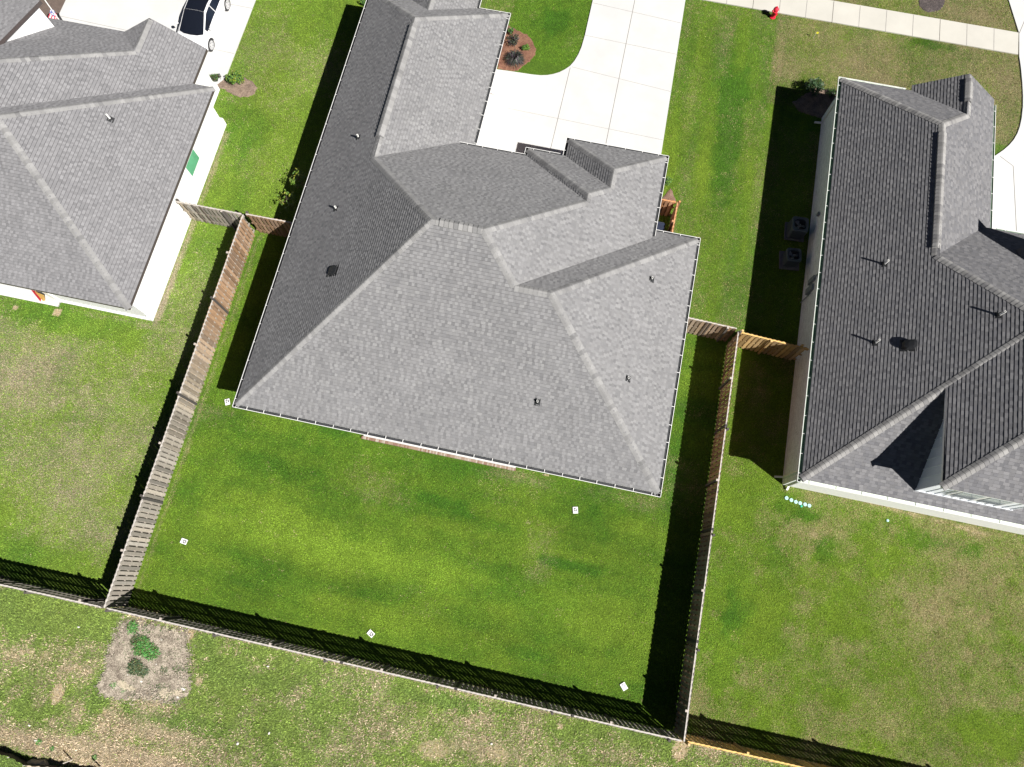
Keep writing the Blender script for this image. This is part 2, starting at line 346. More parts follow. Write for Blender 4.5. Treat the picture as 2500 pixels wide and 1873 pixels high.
    n2 = noise(t, 2.2, 4, 0.65); n8 = noise(t, 9, 4, 0.7); n25 = noise(t, 26, 3, 0.75); n60 = noise(t, 70, 2, 0.7)
    lf = mth(t, 'ADD', L, mth(t, 'MULTIPLY', mth(t, 'SUBTRACT', n8, 0.5), 1.3))
    green = mix(t, mrange(t, lf, 0.05, 1.0, 0, 1), (0.118, 0.192, 0.018), (0.046, 0.118, 0.010))
    green = mix(t, mth(t, 'MULTIPLY', F, 0.55), green, (0.105, 0.135, 0.040))
    df = mth(t, 'ADD', D, mth(t, 'ADD', mth(t, 'MULTIPLY', mth(t, 'SUBTRACT', n2, 0.5), 0.5), mth(t, 'MULTIPLY', mth(t, 'SUBTRACT', n25, 0.5), 1.5)))
    dryc = mix(t, mrange(t, n8, 0.35, 0.65, 0, 1), (0.200, 0.175, 0.088), (0.320, 0.285, 0.165))
    c1 = mix(t, mrange(t, df, 0.25, 1.05, 0, 0.92), green, dryc)
    c1 = mix(t, 1.0, c1, attr(t, 'tint').outputs['Color'], 'MULTIPLY')
    bf = mth(t, 'ADD', B, mth(t, 'MULTIPLY', mth(t, 'SUBTRACT', n25, 0.5), 0.9))
    sandc = mix(t, mrange(t, n8, 0.4, 0.65, 0, 1), (0.50, 0.375, 0.215), (0.47, 0.40, 0.29))
    c2 = mix(t, mrange(t, bf, 0.45, 0.85, 0, 0.95), c1, sandc)
    k = mth(t, 'MULTIPLY', mrange(t, n25, 0.30, 0.70, 0.45, 1.55), mrange(t, n60, 0.3, 0.7, 0.55, 1.45))
    kk = mth(t, 'ADD', mth(t, 'MULTIPLY', mth(t, 'SUBTRACT', k, 1.0), mrange(t, bf, 0.4, 0.8, 1.0, 0.6)), 1.0)
    t.links.new(vscale(t, c2, kk), p.inputs['Base Color']); p.inputs['Roughness'].default_value = 0.85; p.inputs['Specular IOR Level'].default_value = 0.2
    k = None
    h = mth(t, 'ADD', n25, mth(t, 'MULTIPLY', n60, 0.6))
    bump(t, p, h, 0.9, 0.08)
    me.materials.append(m); return o
make_ground()

def slab(name, pts, z0, z1, mat, kind='structure'):
    m = MB(); m.prism(pts, z0, z1); o = m.build(name, mat); o['kind'] = kind; return o
def tri_ccw(pts):
    a = sum(pts[i][0] * pts[(i + 1) % len(pts)][1] - pts[(i + 1) % len(pts)][0] * pts[i][1] for i in range(len(pts)))
    return pts if a > 0 else pts[::-1]
def joint(m, p, q, w=0.012, z=0.055, mi=0):
    d = (q[0] - p[0], q[1] - p[1]); l = math.hypot(*d); n = (-d[1] / l * w, d[0] / l * w)
    m.add([(p[0] - n[0], p[1] - n[1], z), (q[0] - n[0], q[1] - n[1], z), (q[0] + n[0], q[1] + n[1], z), (p[0] + n[0], p[1] + n[1], z)], [(0, 1, 2, 3)], mi=mi)
# middle driveway
cur = [gp(*q) for q in ((1428, 87), (1424, 101), (1419.6, 116), (1412, 134), (1402, 150.7), (1391, 163), (1379, 171), (1365, 178), (1350, 182.5), (1336, 184.8), (1321, 185.4), (1300, 183.5), (1283.5, 181), (1240, 174.5))]
drv = [(-2.2, 40), cur[0]] + cur[1:] + [(-6.76, 27.05), (-6.76, 19.1), (3.22, 19.1), (3.22, 23.57), (3.04, 34.05), (3.0, 40)]
slab('middle_driveway', tri_ccw(drv), -0.1, 0.05, M_CONC)
mj = MB()
joint(mj, gp(1550, 0), gp(1479, 352), .012, mi=1); joint(mj, gp(1392, 166.6), gp(1344, 365), .012, mi=1)
for p_, q_ in (((1428.3, 87.8), (1652.9, 134.7)), ((1396, 165), (1639.8, 226)), ((1240, 266), (1618, 343.3)), ((1448, 9), (1661.5, 58))): joint(mj, gp(*p_), gp(*q_), .010, mi=0)
ob = mj.build('driveway_joints', [M_JOINT, M_JOINTD]); ob['kind'] = 'structure'
# sidewalk, street, right-hand driveway
slab('sidewalk', [(-34, 34.4), (21.95, 34.16), (21.95, 35.68), (-34, 35.95)], -0.1, 0.05, M_WALK)
mj = MB()
for i in range(18):
    uu = 20.6 - i * 1.52; joint(mj, (uu, 34.18), (uu - .02, 35.68), .014, mi=1 if i in (2, 6, 9) else 0)
ob = mj.build('sidewalk_joints', [M_JOINT, M_JOINTD]); ob['kind'] = 'structure'
slab('street', [(-60, 39.6), (60, 39.3), (60, 48), (-60, 48)], -0.1, 0.03, M_STREET)
rc = [gp(*q) for q in ((2461, 0), (2487, 83), (2487, 139), (2491, 165), (2494.5, 202.8), (2496.3, 235), (2496, 261), (2493, 290), (2488.7, 310), (2483, 326), (2474, 342), (2462, 356), (2448, 368), (2429, 381))]
slab('right_driveway', tri_ccw([(20.9, 39.35)] + rc + [(18.6, 25.9), (18.6, 20.2), (30, 20.2), (30, 39.35)]), -0.1, 0.052, M_CONC)
mj = MB(); joint(mj, gp(2440, 383), gp(2472, 407), z=.057); joint(mj, gp(2472, 407), gp(2480, 565), z=.057)
joint(mj, gp(2487, 83), gp(2500, 52), z=.057)
ob = mj.build('right_driveway_joints', M_JOINTD); ob['kind'] = 'structure'
# left-hand driveway and brown bed
slab('left_driveway', [(-32.06, 24.2), (-32.06, 40), (-21.29, 40), (-21.33, 23.33), (-22.2, 22.0), (-22.2, 21.9), (-32.06, 21.9)], -0.1, 0.05, M_CONC)
mj = MB()
joint(mj, (-32, 28.4), (-21.3, 28.2)); joint(mj, (-32, 25.4), (-21.35, 25.0)); 
ob = mj.build('left_driveway_joints', M_JOINT); ob['kind'] = 'structure'
slab('brown_planting_bed', [(-42, 22.0), (-32.08, 22.0), (-32.08, 40), (-42, 40)], -0.1, 0.04, M_PORCH)

# mulch beds
def m_mulch(name, c1, c2):
    m, t, p = newmat(name); n8 = noise(t, 22, 4, 0.75, dist=.6); n2 = noise(t, 2.5, 3)
    k = mrange(t, noise(t, 60, 2, .7), .3, .7, .6, 1.4)
    t.links.new(vscale(t, mix(t, mrange(t, mth(t, 'ADD', n8, mth(t, 'MULTIPLY', mth(t, 'SUBTRACT', n2, .5), .6)), .4, .62, 0, 1), c1, c2), k), p.inputs['Base Color'])
    p.inputs['Roughness'].default_value = .95; bump(t, p, n8, .8, .04); return m
M_MULR = m_mulch('red_brown_mulch', (0.13, 0.055, 0.035), (0.23, 0.12, 0.075))
M_MULG = m_mulch('faded_mulch', (0.12, 0.085, 0.065), (0.27, 0.20, 0.15))
M_MULO = m_mulch('dull_mulch', (0.16, 0.09, 0.06), (0.24, 0.16, 0.12))
M_MULD = m_mulch('dark_mulch', (0.035, 0.028, 0.028), (0.11, 0.09, 0.085))
M_STRAW = m_mulch('dead_straw', (0.16, 0.13, 0.10), (0.46, 0.40, 0.32))
BEDS = []
def bed(name, pxs, mat, rag=0.04, z=0.02, lab=None, close=True):
    """mulch bed: a low mound with a ragged rim"""
    pts = [gp(*q) for q in pxs]; pts = tri_ccw(pts); out = []; BEDS.append(pts)
    for i in range(len(pts)):
        a, b = pts[i], pts[(i + 1) % len(pts)]; n = max(2, int(math.hypot(b[0] - a[0], b[1] - a[1]) / 0.09))
        for k in range(n):
            f = k / n; out.append((a[0] + (b[0] - a[0]) * f + random.uniform(-rag, rag), a[1] + (b[1] - a[1]) * f + random.uniform(-rag, rag)))
    cx = sum(q[0] for q in out) / len(out); cy = sum(q[1] for q in out) / len(out); n = len(out)
    vs = []; fs = []
    for f_, zz in ((1.0, -0.01), (0.94, z), (0.6, z + .015), (0.25, z + .02)):
        for q in out: vs.append((cx + (q[0] - cx) * f_, cy + (q[1] - cy) * f_, zz + (random.uniform(-.008, .008) if f_ < .99 else 0)))
    vs.append((cx, cy, z + .02))
    for r_ in range(3):
        for i in range(n): fs.append((r_ * n + i, r_ * n + (i + 1) % n, (r_ + 1) * n + (i + 1) % n, (r_ + 1) * n + i))
    for i in range(n): fs.append((3 * n + i, 3 * n + (i + 1) % n, 4 * n))
    m = MB(); m.add(vs, fs); o = m.build(name, mat); o['kind'] = 'structure'; return o
bed('front_mulch_bed', [(1241, 62), (1256, 70), (1269, 76), (1289, 86), (1301.5, 99), (1308, 119), (1306, 135.6), (1293, 150), (1277, 162.5), (1266, 172), (1250, 174), (1215, 168), (1215, 80)], M_MULR)
bed('left_mulch_bed', [(517, 186), (549, 190), (560, 205), (585, 196), (598, 190), (618, 200), (628, 215), (622, 230), (606, 237), (583, 237), (567, 231), (548, 218), (533, 216)], M_MULG)
bed('triangle_mulch_bed', [(1608, 502), (1619, 480), (1638, 459), (1651, 490), (1648, 496)], M_MULO, rag=.02)
bed('shaded_mulch_bed', [(1990, 215), (2045, 222), (2040, 300), (2010, 290), (1950, 272), (1935, 250)], M_MULG)
bed('tree_mulch_ring', [(2274 + 33 * cos(a), 3 + 27 * sin(a)) for a in np.linspace(0, 2 * pi, 15)[:-1]], M_MULD)
bed('dead_grass_patch', [(300, 1512), (360, 1518), (420, 1533), (461, 1538), (456, 1560), (463, 1590), (466, 1640), (466, 1665), (458, 1690), (440, 1713), (420, 1722), (390, 1712), (345, 1710), (300, 1709), (262, 1704), (235, 1690), (236, 1668), (252, 1640), (258, 1600), (268, 1570), (282, 1540)], M_STRAW, rag=.13, z=.03)

# ------------------------------------------------------------------ roofs
def PL(z0, p, du=0, u0=0, dv=0, v0=0):
    f = lambda u, v: z0 + p * (du * (u - u0) + dv * (v - v0)); f.g = (p * du, p * dv, z0 - p * (du * u0 + dv * v0)); return f
def X3(a, b, c):
    A = np.array([[a.g[0] - b.g[0], a.g[1] - b.g[1]], [a.g[0] - c.g[0], a.g[1] - c.g[1]]]); y = np.array([b.g[2] - a.g[2], c.g[2] - a.g[2]])
    s = np.linalg.solve(A, y); return (float(s[0]), float(s[1]))
def shingle_face(m, poly, pl, pal, ex=0.143, tabw=(.10, .20), t=0.018):
    """courses of laminated shingle tabs laid over one roof plane"""
    g = np.array(pl.g[:2]); pitch = float(np.hypot(*g)); up = g / pitch; al = np.array([-up[1], up[0]])
    Pp = np.array(poly); tt = Pp @ al; ww = Pp @ up; k = sqrt(1 + pitch ** 2); dw = ex / k
    def cuts(wq):
        xs = []
        for i in range(len(Pp)):
            j = (i + 1) % len(Pp)
            if (ww[i] - wq) * (ww[j] - wq) < 0: xs.append(tt[i] + (tt[j] - tt[i]) * (wq - ww[i]) / (ww[j] - ww[i]))
        xs.sort(); return [(xs[i], xs[i + 1]) for i in range(0, len(xs) - 1, 2)]
    w0 = ww.min(); w1 = ww.max(); r = 0
    def pt(x, wq, h):
        q = al * x + up * wq; return (q[0], q[1], pl(q[0], q[1]) + h * k)
    ph = [random.random() for _ in range(9)]
    while w0 + r * dw < w1 - 0.01:
        a = w0 + r * dw; b = min(a + dw + 0.012 / k, w1 - 1e-4)
        ca = cuts(a + 1e-3); cb = cuts(b - 1e-3)
        if not ca or not cb: r += 1; continue
        if len(ca) != len(cb): ca = [(ca[0][0], ca[-1][1])]; cb = [(cb[0][0], cb[-1][1])]
        for (al0, al1), (bl0, bl1) in zip(ca, cb):
            x = min(al0, bl0) - random.random() * .2; xe = max(al1, bl1); hi = random.random() < .5
            while x < xe:
                wd = random.uniform(*tabw) * (1.0 if hi else .8); x2 = x + wd
                la, lb = min(max(x, al0), al1), min(max(x2, al0), al1); ua, ub = min(max(x, bl0), bl1), min(max(x2, bl0), bl1)
                if (lb - la) > .004 or (ub - ua) > .004:
                    h = t + (.005 if hi else 0) + random.uniform(0, .0015)
                    c = random.choices(pal[0], pal[1])[0]; c = (c[0] * .975, c[1] * .98, c[2] * .995); j = random.uniform(.96, 1.04) * (1.06 if hi else .90); c = (c[0] * j, c[1] * j, c[2] * j)
                    p0, p1, p2, p3 = pt(la, a, h), pt(lb, a, h), pt(ub, b, .003), pt(ua, b, .003)
                    if pl.g is None: pass
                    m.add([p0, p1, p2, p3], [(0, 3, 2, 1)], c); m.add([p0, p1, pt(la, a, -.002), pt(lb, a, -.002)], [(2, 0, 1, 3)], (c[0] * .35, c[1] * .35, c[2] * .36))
                x = x2; hi = not hi
        r += 1
def cap_line(m, P0, P1, f1, f2, pal, wd=.15, step=.19, lift=0.016, thick=0.013, jit=.0):
    """ridge and hip caps: overlapping bent tabs from the low end P0 up to P1"""
    a = np.array(P0[:2]); b = np.array(P1[:2]); L = float(np.hypot(*(b - a))); d = (b - a) / L; n = np.array([-d[1], d[0]])
    z0 = max(f1(*a), f2(*a)) if False else 0.5 * (f1(*a) + f2(*a)); z1 = 0.5 * (f1(*b) + f2(*b)); s3 = sqrt(1 + ((z1 - z0) / L) ** 2)
    st = step / s3; k = int(L / st) + 1
    def side(q, sgn):
        p = q + n * sgn * wd; return p, min(f1(*p), f2(*p))
    for i in range(k):
        qa = a + d * i * st; qb = a + d * min(L, (i + 1) * st + .02); c = random.choices(pal[0], pal[1])[0]; j = random.uniform(.88, 1.15); c = (c[0] * j, c[1] * j, c[2] * j)
        vs = []
        for q, ex in ((qa, thick), (qb, 0.002)):
            zc = 0.5 * (f1(*q) + f2(*q)); L_, zl = side(q, -1); R_, zr = side(q, 1)
            mL = q - n * wd * .3; mR = q + n * wd * .3
            vs += [(*L_, zl + lift + ex), (*mL, min(f1(*mL), f2(*mL)) + lift + ex + .006), (*q, zc + lift + ex - .004), (*mR, min(f1(*mR), f2(*mR)) + lift + ex + .006), (*R_, zr + lift + ex)]
        lo = [(x, y, z - thick - .012) for x, y, z in vs[:5]]
        lh = [(*vs[5][:2], vs[5][2] - .016), (*vs[9][:2], vs[9][2] - .016)]
        m.add(vs + lo + lh, [(i_, i_ + 5, i_ + 6, i_ + 1) for i_ in range(4)] + [(i_ + 10, i_, i_ + 1, i_ + 11) for i_ in range(4)] + [(10, 15, 5, 0), (14, 4, 9, 16)], c)
def caps(rf, lines, pal, name='ridge_cap', **kw):
    for a, b, f, h in lines:
        m = MB(); cap_line(m, a, b, f, h, pal, **kw); m.build(name, M_SH, rf)
def deck(m, faces):
    for poly, pl in faces:
        q = tri_ccw(list(poly)); m.add([(x, y, pl(x, y) - .004) for x, y in q], [tuple(range(len(q)))], (.06, .06, .06))
PAL_MID = ([(.206, .204, .206), (.190, .188, .190), (.168, .167, .170), (.220, .218, .218)], [5, 5, 2, 2])
PAL_LEFT = ([(.210, .207, .212), (.192, .189, .194), (.172, .170, .175)], [5, 5, 3])
PAL_RT = ([(.176, .173, .177), (.157, .155, .160), (.136, .135, .142)], [4, 5, 4])
PAL_CAPM = ([(.232, .230, .229), (.210, .208, .208), (.170, .169, .171)], [5, 4, 1])
PAL_CAPR = ([(.26, .255, .25), (.225, .22, .217), (.175, .172, .174)], [4, 4, 1])
def roof_part(root, faces, pal, name='roof', **kw):
    m = MB(); deck(m, faces)
    for poly, pl in faces: shingle_face(m, tri_ccw(list(poly)), pl, pal, **kw)
    return m.build(name, M_SH, root)
def walls(root, pts, z0, z1, mat, name='wall'):
    m = MB(); m.prism(tri_ccw(pts), z0, z1); return m.build(name, mat, root)
def eave_trim(root, pts, z, mat, h=.16, name='fascia', skip=()):
    """fascia boards round the closed eave outline"""
    m = MB(); q = tri_ccw(pts); n = len(q)
    for i in range(n):
        if i in skip: continue
        a, b = q[i], q[(i + 1) % n]; d = (b[0] - a[0], b[1] - a[1]); l = math.hypot(*d); d = (d[0] / l, d[1] / l)
        c = ((a[0] + b[0]) / 2, (a[1] + b[1]) / 2); nn = (-d[1], d[0]); c = (c[0] + nn[0] * .012, c[1] + nn[1] * .012)
        m.obox(c, d, nn, l / 2 - .001, .012, z - h, z)
    return m.build(name, mat, root)
def soffit(root, pts, z, mat):
    m = MB(); m.prism(tri_ccw(pts), z, z + .012); return m.build('soffit', mat, root)
def gutter(root, p, q, z, inm, hang=0.8, side=1, w=.155, h=.12, e0=0, e1=0, first=.4):
    """open gutter whose outer lip runs from p to q (house side to the right of p->q when side=1)"""
    d = np.array(q) - np.array(p); L = float(np.hypot(*d)); d /= L; n = np.array([d[1], -d[0]]) * side    # towards the house
    P = lambda s, o, zz: (p[0] + d[0] * s + n[0] * o, p[1] + d[1] * s + n[1] * o, zz)
    m = MB()
    prof = [(.020, z), (0, z), (0, z - .035), (.014, z - .06), (.020, z - h), (w, z - h), (w, z - .005), (w - .004, z - .005), (w - .004, z - h + .004), (.022, z - h + .004), (.017, z - .06), (.020, z - .012)]
    vs = [P(s, o, zz) for s in (0, L) for o, zz in prof]; k = len(prof)
    for i in range(k):
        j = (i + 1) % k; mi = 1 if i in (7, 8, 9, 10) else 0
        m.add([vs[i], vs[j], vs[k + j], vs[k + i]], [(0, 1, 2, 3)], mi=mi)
    m.add(vs[:k], [tuple(range(k))]); m.add(vs[k:], [tuple(range(k - 1, -1, -1))])
    # inner-colour sheet in the trough; the dark one stands for silt and shade
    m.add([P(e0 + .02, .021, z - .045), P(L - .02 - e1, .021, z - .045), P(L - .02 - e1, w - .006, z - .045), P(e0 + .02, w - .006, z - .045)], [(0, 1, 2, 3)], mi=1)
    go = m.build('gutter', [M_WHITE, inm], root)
    s = first
    while s < L - .1:
        b = MB(); a0 = P(s - .014, .0, z + .004); 
        vs = [P(s - .010, .004, z + .004), P(s + .010, .004, z + .004), P(s + .013, w + .01, z + .012), P(s - .013, w + .01, z + .012)]
        b.add(vs + [(x, y, zz - .012) for x, y, zz in vs], [(0, 1, 2, 3), (7, 6, 5, 4), (0, 4, 5, 1), (1, 5, 6, 2), (2, 6, 7, 3), (3, 7, 4, 0)])
        b.build('gutter_hanger', M_WHITE, go); s += hang * random.uniform(.94, 1.06)
    return go
def vent_pipe(px, py, pl, label, group, h=.32, r=.045):
    u, v, z = on_plane(px, py, pl)
    rt = thing('vent_pipe', u, v, z, label=label, cat='roof vent pipe', group=group)
    m = MB(); m.tube((u, v, z - .1), (u, v, z + h), r, n=14, cap=False); m.tube((u, v, z + h), (u, v, z + h - .1), r - .008, n=14, cap=False)
    m.lathe([(r, z + h), (r - .008, z + h)], (u, v), 14); m.build('pipe', M_PVC, rt, True)
    m = MB(); g = pl.g; k = .12
    pts = [(u + a * k, v + b * k * 1.15) for a, b in ((-1, -1), (1, -1), (1, 1), (-1, 1))]
    m.add([(x, y, pl(x, y) + .024) for x, y in pts] + [(x, y, pl(x, y)) for x, y in pts], [(0, 1, 2, 3), (0, 4, 5, 1), (1, 5, 6, 2), (2, 6, 7, 3), (3, 7, 4, 0)])
    m.lathe([(.09, z + .02), (.06, z + .07), (r + .006, z + .10)], (u, v), 14); m.build('boot', M_BLACK, rt)
def box_vent(px, py, pl, label, hh=.14, group=None):
    u, v, z = on_plane(px, py, pl); rt = thing('box_vent', u, v, z, label=label, cat='roof vent', group=group)
    m = MB(); k = .27
    pts = [(u + a * k, v + b * k) for a, b in ((-1, -1), (1, -1), (1, 1), (-1, 1))]
    m.add([(x, y, pl(x, y) + .024) for x, y in pts] + [(x, y, pl(x, y)) for x, y in pts], [(0, 1, 2, 3), (0, 4, 5, 1), (1, 5, 6, 2), (2, 6, 7, 3), (3, 7, 4, 0)]); m.build('flashing', M_BLACK, rt)
    m = MB(); rings = []
    for f, dz in ((.8, .03), (.8, hh * .8), (.72, hh), (.35, hh + .03)):
        rr = []
        for a, b in ((-1, -.55), (-.55, -1), (.55, -1), (1, -.55), (1, .55), (.55, 1), (-.55, 1), (-1, .55)):
            x, y = u + a * k * f, v + b * k * f; rr.append((x, y, pl(x, y) + dz))
        rings.append(rr)
    vs = sum(rings, []); fs = [(r_ * 8 + i, r_ * 8 + (i + 1) % 8, (r_ + 1) * 8 + (i + 1) % 8, (r_ + 1) * 8 + i) for r_ in range(3) for i in range(8)] + [tuple(range(24, 32))]
    m.add(vs, fs); m.build('hood', M_BLACK, rt)
def downspout(root, u, v, ztop, du, dv, mat=None, out=.45):
    """downspout on a wall that turns out into a shoe at its foot"""
    m = MB(); a = .035
    m.box(u - a, v - a * 1.2, .22, u + a, v + a * 1.2, ztop)
    d = (du, dv); n = (-dv, du)
    P0 = [(u + d[0] * s + n[0] * b * a * 1.2, v + d[1] * s + n[1] * b * a * 1.2) for s in (-a, out) for b in (-1, 1)]
    m.add([(*P0[0], .20), (*P0[1], .20), (*P0[0], .29), (*P0[1], .29), (*P0[2], .03), (*P0[3], .03), (*P0[2], .11), (*P0[3], .11)],
          [(0, 1, 5, 4), (2, 6, 7, 3), (0, 4, 6, 2), (1, 3, 7, 5), (4, 5, 7, 6)])
    return m.build('downspout', mat or M_WHITE, root)

# ------------------------------------------------------------------ middle house
def middle_house():
    rt = thing('brick_house', -4, 14, label='middle house with grey hipped shingle roof and white gutters inside the fenced yard', cat='house')
    p = .75
    Lf = PL(2.75, p, 1, -13.8); Bt = PL(2.75, p, 0, 0, 1, 4.9); C1 = PL(2.75, p, -1, 5.5); Cn = PL(2.75, p, 0, 0, -1, 17.5)
    RW = PL(2.75, p, -1, -6.1); TW = PL(2.75, p, 0, 0, -1, 28.44); ER = PL(2.75, p, -1, -7.8); EL = PL(2.75, p, 1, -12.0)
    F = PL(3.3, p, 0, 0, -1, 19.9); FH = PL(3.3, p, 0, 0, -1, 20.28); HL = PL(3.3, p, 1, -3.62); RB = PL(3.3, p, -1, 3.3)
    GB = PL(3.3, p, 0, 0, -1, 21.24); GL = PL(3.3, p, 1, -1.77)
    g = .12
    R1 = X3(Lf, RW, TW); R2 = X3(Lf, RW, F); M1 = X3(Lf, F, Bt); M2 = X3(F, Bt, RB); T = X3(F, RB, HL); T2 = X3(HL, FH, RB)
    Vt = X3(FH, RB, GL); Pk = X3(GB, GL, RB); S1 = X3(RB, Bt, Cn); S2 = X3(Bt, Cn, C1); E0 = X3(EL, ER, TW)
    A = (-13.65, 5.05); N1 = (-13.65, 28.29); Vf = (-6.1 - (3.39 - 2.75) / p, 19.75); Hc = (-3.47, 20.13); Fh = (-3.47, 19.75)
    Gc = (-1.62, 21.09); Gr = (3.15, 21.09); Vr = (3.15, 17.5 - .64 / p); C = (5.35, 17.35); B = (5.35, 5.05); K = (-6.25, 28.29)
    faces = [([A, N1, R1, R2, M1], Lf), ([N1, (-11.88, 28.29), E0, (-7.95, 28.29), K, R1], TW),
             ([(-11.88, 28.29), (-11.88, 32), (-9.9, 32), E0], EL), ([(-7.95, 28.29), (-7.95, 32), (-9.9, 32), E0], ER),
             ([K, R1, R2, Vf, (-6.25, 19.9)], RW), ([Vf, R2, M1, M2, T, Fh], F), ([Hc, T2, T, Fh], HL), ([Hc, (-1.62, 20.13), Vt, T2], FH),
             ([(-1.62, 20.13), Gc, Pk, Vt], GL), ([Gc, Gr, Pk], GB), ([Gr, Pk, Vt, T2, T, M2, S1, Vr], RB), ([Vr, S1, S2, C, (3.0, 17.35), (3.0, 16.7)], Cn),
             ([A, B, S2, S1, M2, M1], Bt), ([B, C, S2], C1)]
    rf = roof_part(rt, faces, PAL_MID)
    caps(rf, ((A, M1, Lf, Bt), (B, S2, Bt, C1), (C, S2, Cn, C1), (S1, M2, RB, Bt), (T, M2, RB, F), (T2, T, RB, HL), (R2, M1, Lf, F), (K, R1, RW, TW), (N1, R1, Lf, TW), (Hc, T2, HL, FH), (Vt, T2, FH, RB), (Gc, Pk, GL, GB), (Gr, Pk, GB, RB),
              (S1, S2, Bt, Cn), (Vt, Pk, GL, RB), (E0, (-9.9, 31.9), EL, ER), (R1, R2, Lf, RW), (M1, M2, F, Bt)), PAL_CAPM, wd=.165)
    # raised vents along two ridges
    caps(rf, (((-9.95, 24.2), (-9.95, 17.9), Lf, RW),), PAL_CAPM, 'ridge_vent', wd=.19, lift=.06, thick=.05)
    caps(rf, (((M1[0] + .35, M1[1]), (M2[0] - .1, M2[1]), F, Bt),), PAL_CAPM, 'ridge_vent', wd=.18, lift=.045, thick=.03)
    walls(rt, [(-13.4, 5.6), (-13.4, 27.9), (-11.6, 27.9), (-11.6, 31.6), (-8.5, 31.6), (-8.5, 27.9), (-6.75, 27.9), (-6.75, 19.3), (3.2 - .3, 19.3), (2.9, 17.1), (5.1, 17.1), (5.1, 5.3 + .3)], 0, 2.62, M_BRR)
    walls(rt, [(-6.74, 15), (-6.74, 19.2), (-3.2, 19.2), (-3.2, 19.5), (-1.4, 19.8), (-1.4, 20.8), (2.88, 20.8), (2.88, 17.11), (2.88, 15)], 0.02, 3.15, M_BRR)
    ov = [(-13.65, 5.05), (-13.65, 28.29), (-11.88, 28.29), (-11.88, 31.9), (-7.95, 31.9), (-7.95, 28.29), (-6.25, 28.29), (-6.25, 17.35), (5.35, 17.35), (5.35, 5.05)]
    soffit(rt, ov, 2.60, M_FASCW); eave_trim(rt, ov, 2.76, M_FASCW, .15)
    ov2 = [(-6.8, 19.4), (-6.8, 19.75), (-3.47, 19.75), (-3.47, 20.13), (-1.62, 20.13), (-1.62, 21.09), (3.15, 21.09), (3.15, 16.75), (-6.8, 16.75)]
    soffit(rt, ov2, 3.15, M_FASCW); eave_trim(rt, [(-6.8, 19.75), (-3.47, 19.75), (-3.47, 20.13), (-1.62, 20.13), (-1.62, 21.09), (3.15, 21.09), (3.15, 16.75)], 3.31, M_FASCW, .15, skip=(6,))
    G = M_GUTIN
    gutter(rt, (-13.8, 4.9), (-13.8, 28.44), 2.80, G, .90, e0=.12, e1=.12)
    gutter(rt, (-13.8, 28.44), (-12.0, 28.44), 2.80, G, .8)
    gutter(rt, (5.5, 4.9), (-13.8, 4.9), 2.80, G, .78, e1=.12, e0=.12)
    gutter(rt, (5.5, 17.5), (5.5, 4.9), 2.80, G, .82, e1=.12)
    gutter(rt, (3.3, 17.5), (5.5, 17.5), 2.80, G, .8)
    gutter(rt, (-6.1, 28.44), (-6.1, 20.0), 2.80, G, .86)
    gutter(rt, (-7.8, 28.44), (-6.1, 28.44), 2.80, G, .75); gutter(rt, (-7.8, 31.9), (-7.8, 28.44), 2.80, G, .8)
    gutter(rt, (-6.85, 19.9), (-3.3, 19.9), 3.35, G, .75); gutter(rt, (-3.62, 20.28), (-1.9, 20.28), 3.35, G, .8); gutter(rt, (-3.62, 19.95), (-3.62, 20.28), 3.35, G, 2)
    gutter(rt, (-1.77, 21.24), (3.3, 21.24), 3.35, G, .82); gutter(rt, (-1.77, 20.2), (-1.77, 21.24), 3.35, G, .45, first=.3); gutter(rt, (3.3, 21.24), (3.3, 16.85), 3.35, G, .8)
    downspout(rt, -6.6, 25.4, 2.7, 1, 0, out=.3)
    # rear patio edged with a brick rowlock course
    m = MB(); m.box(-8.4, 5.27, .0, -.95, 5.6, .09); m.build('patio_slab', M_CONC, rt)
    m = MB(); u = -8.47; 
    while u < -.95:
        c = random.choices([(.33, .27, .22), (.21, .12, .085), (.27, .19, .14), (.38, .33, .28)], [3, 3, 4, 2])[0]
        m.box(u, 5.13, 0, u + .060, 5.26, .10 + random.uniform(0, .004), c); u += .078
    m.box(-8.48, 5.135, -.02, -.94, 5.255, .088, (.34, .30, .26)); m.build('brick_border', M_MARK, rt)
    for px, py, pl, lb in ((875, 336, Lf, 'white vent pipe nearest the driveway on the dark left slope'), (820.5, 510, Lf, 'white vent pipe on the dark left slope just above the black box vent'),
                           (1591, 682, C1, 'white vent pipe on the right slope below the right corner hip'), (1533.5, 925, C1, 'white vent pipe lower on the right slope near the long hip'), (1311.8, 982, Bt, 'white vent pipe in a black boot alone on the rear slope of the middle house')):
        vent_pipe(px, py, pl, lb, 'vent pipes on the middle roof', h=.22)
    box_vent(812, 662, Lf, 'black box vent on the dark left slope of the middle house', .10)
    return rt
middle_house()

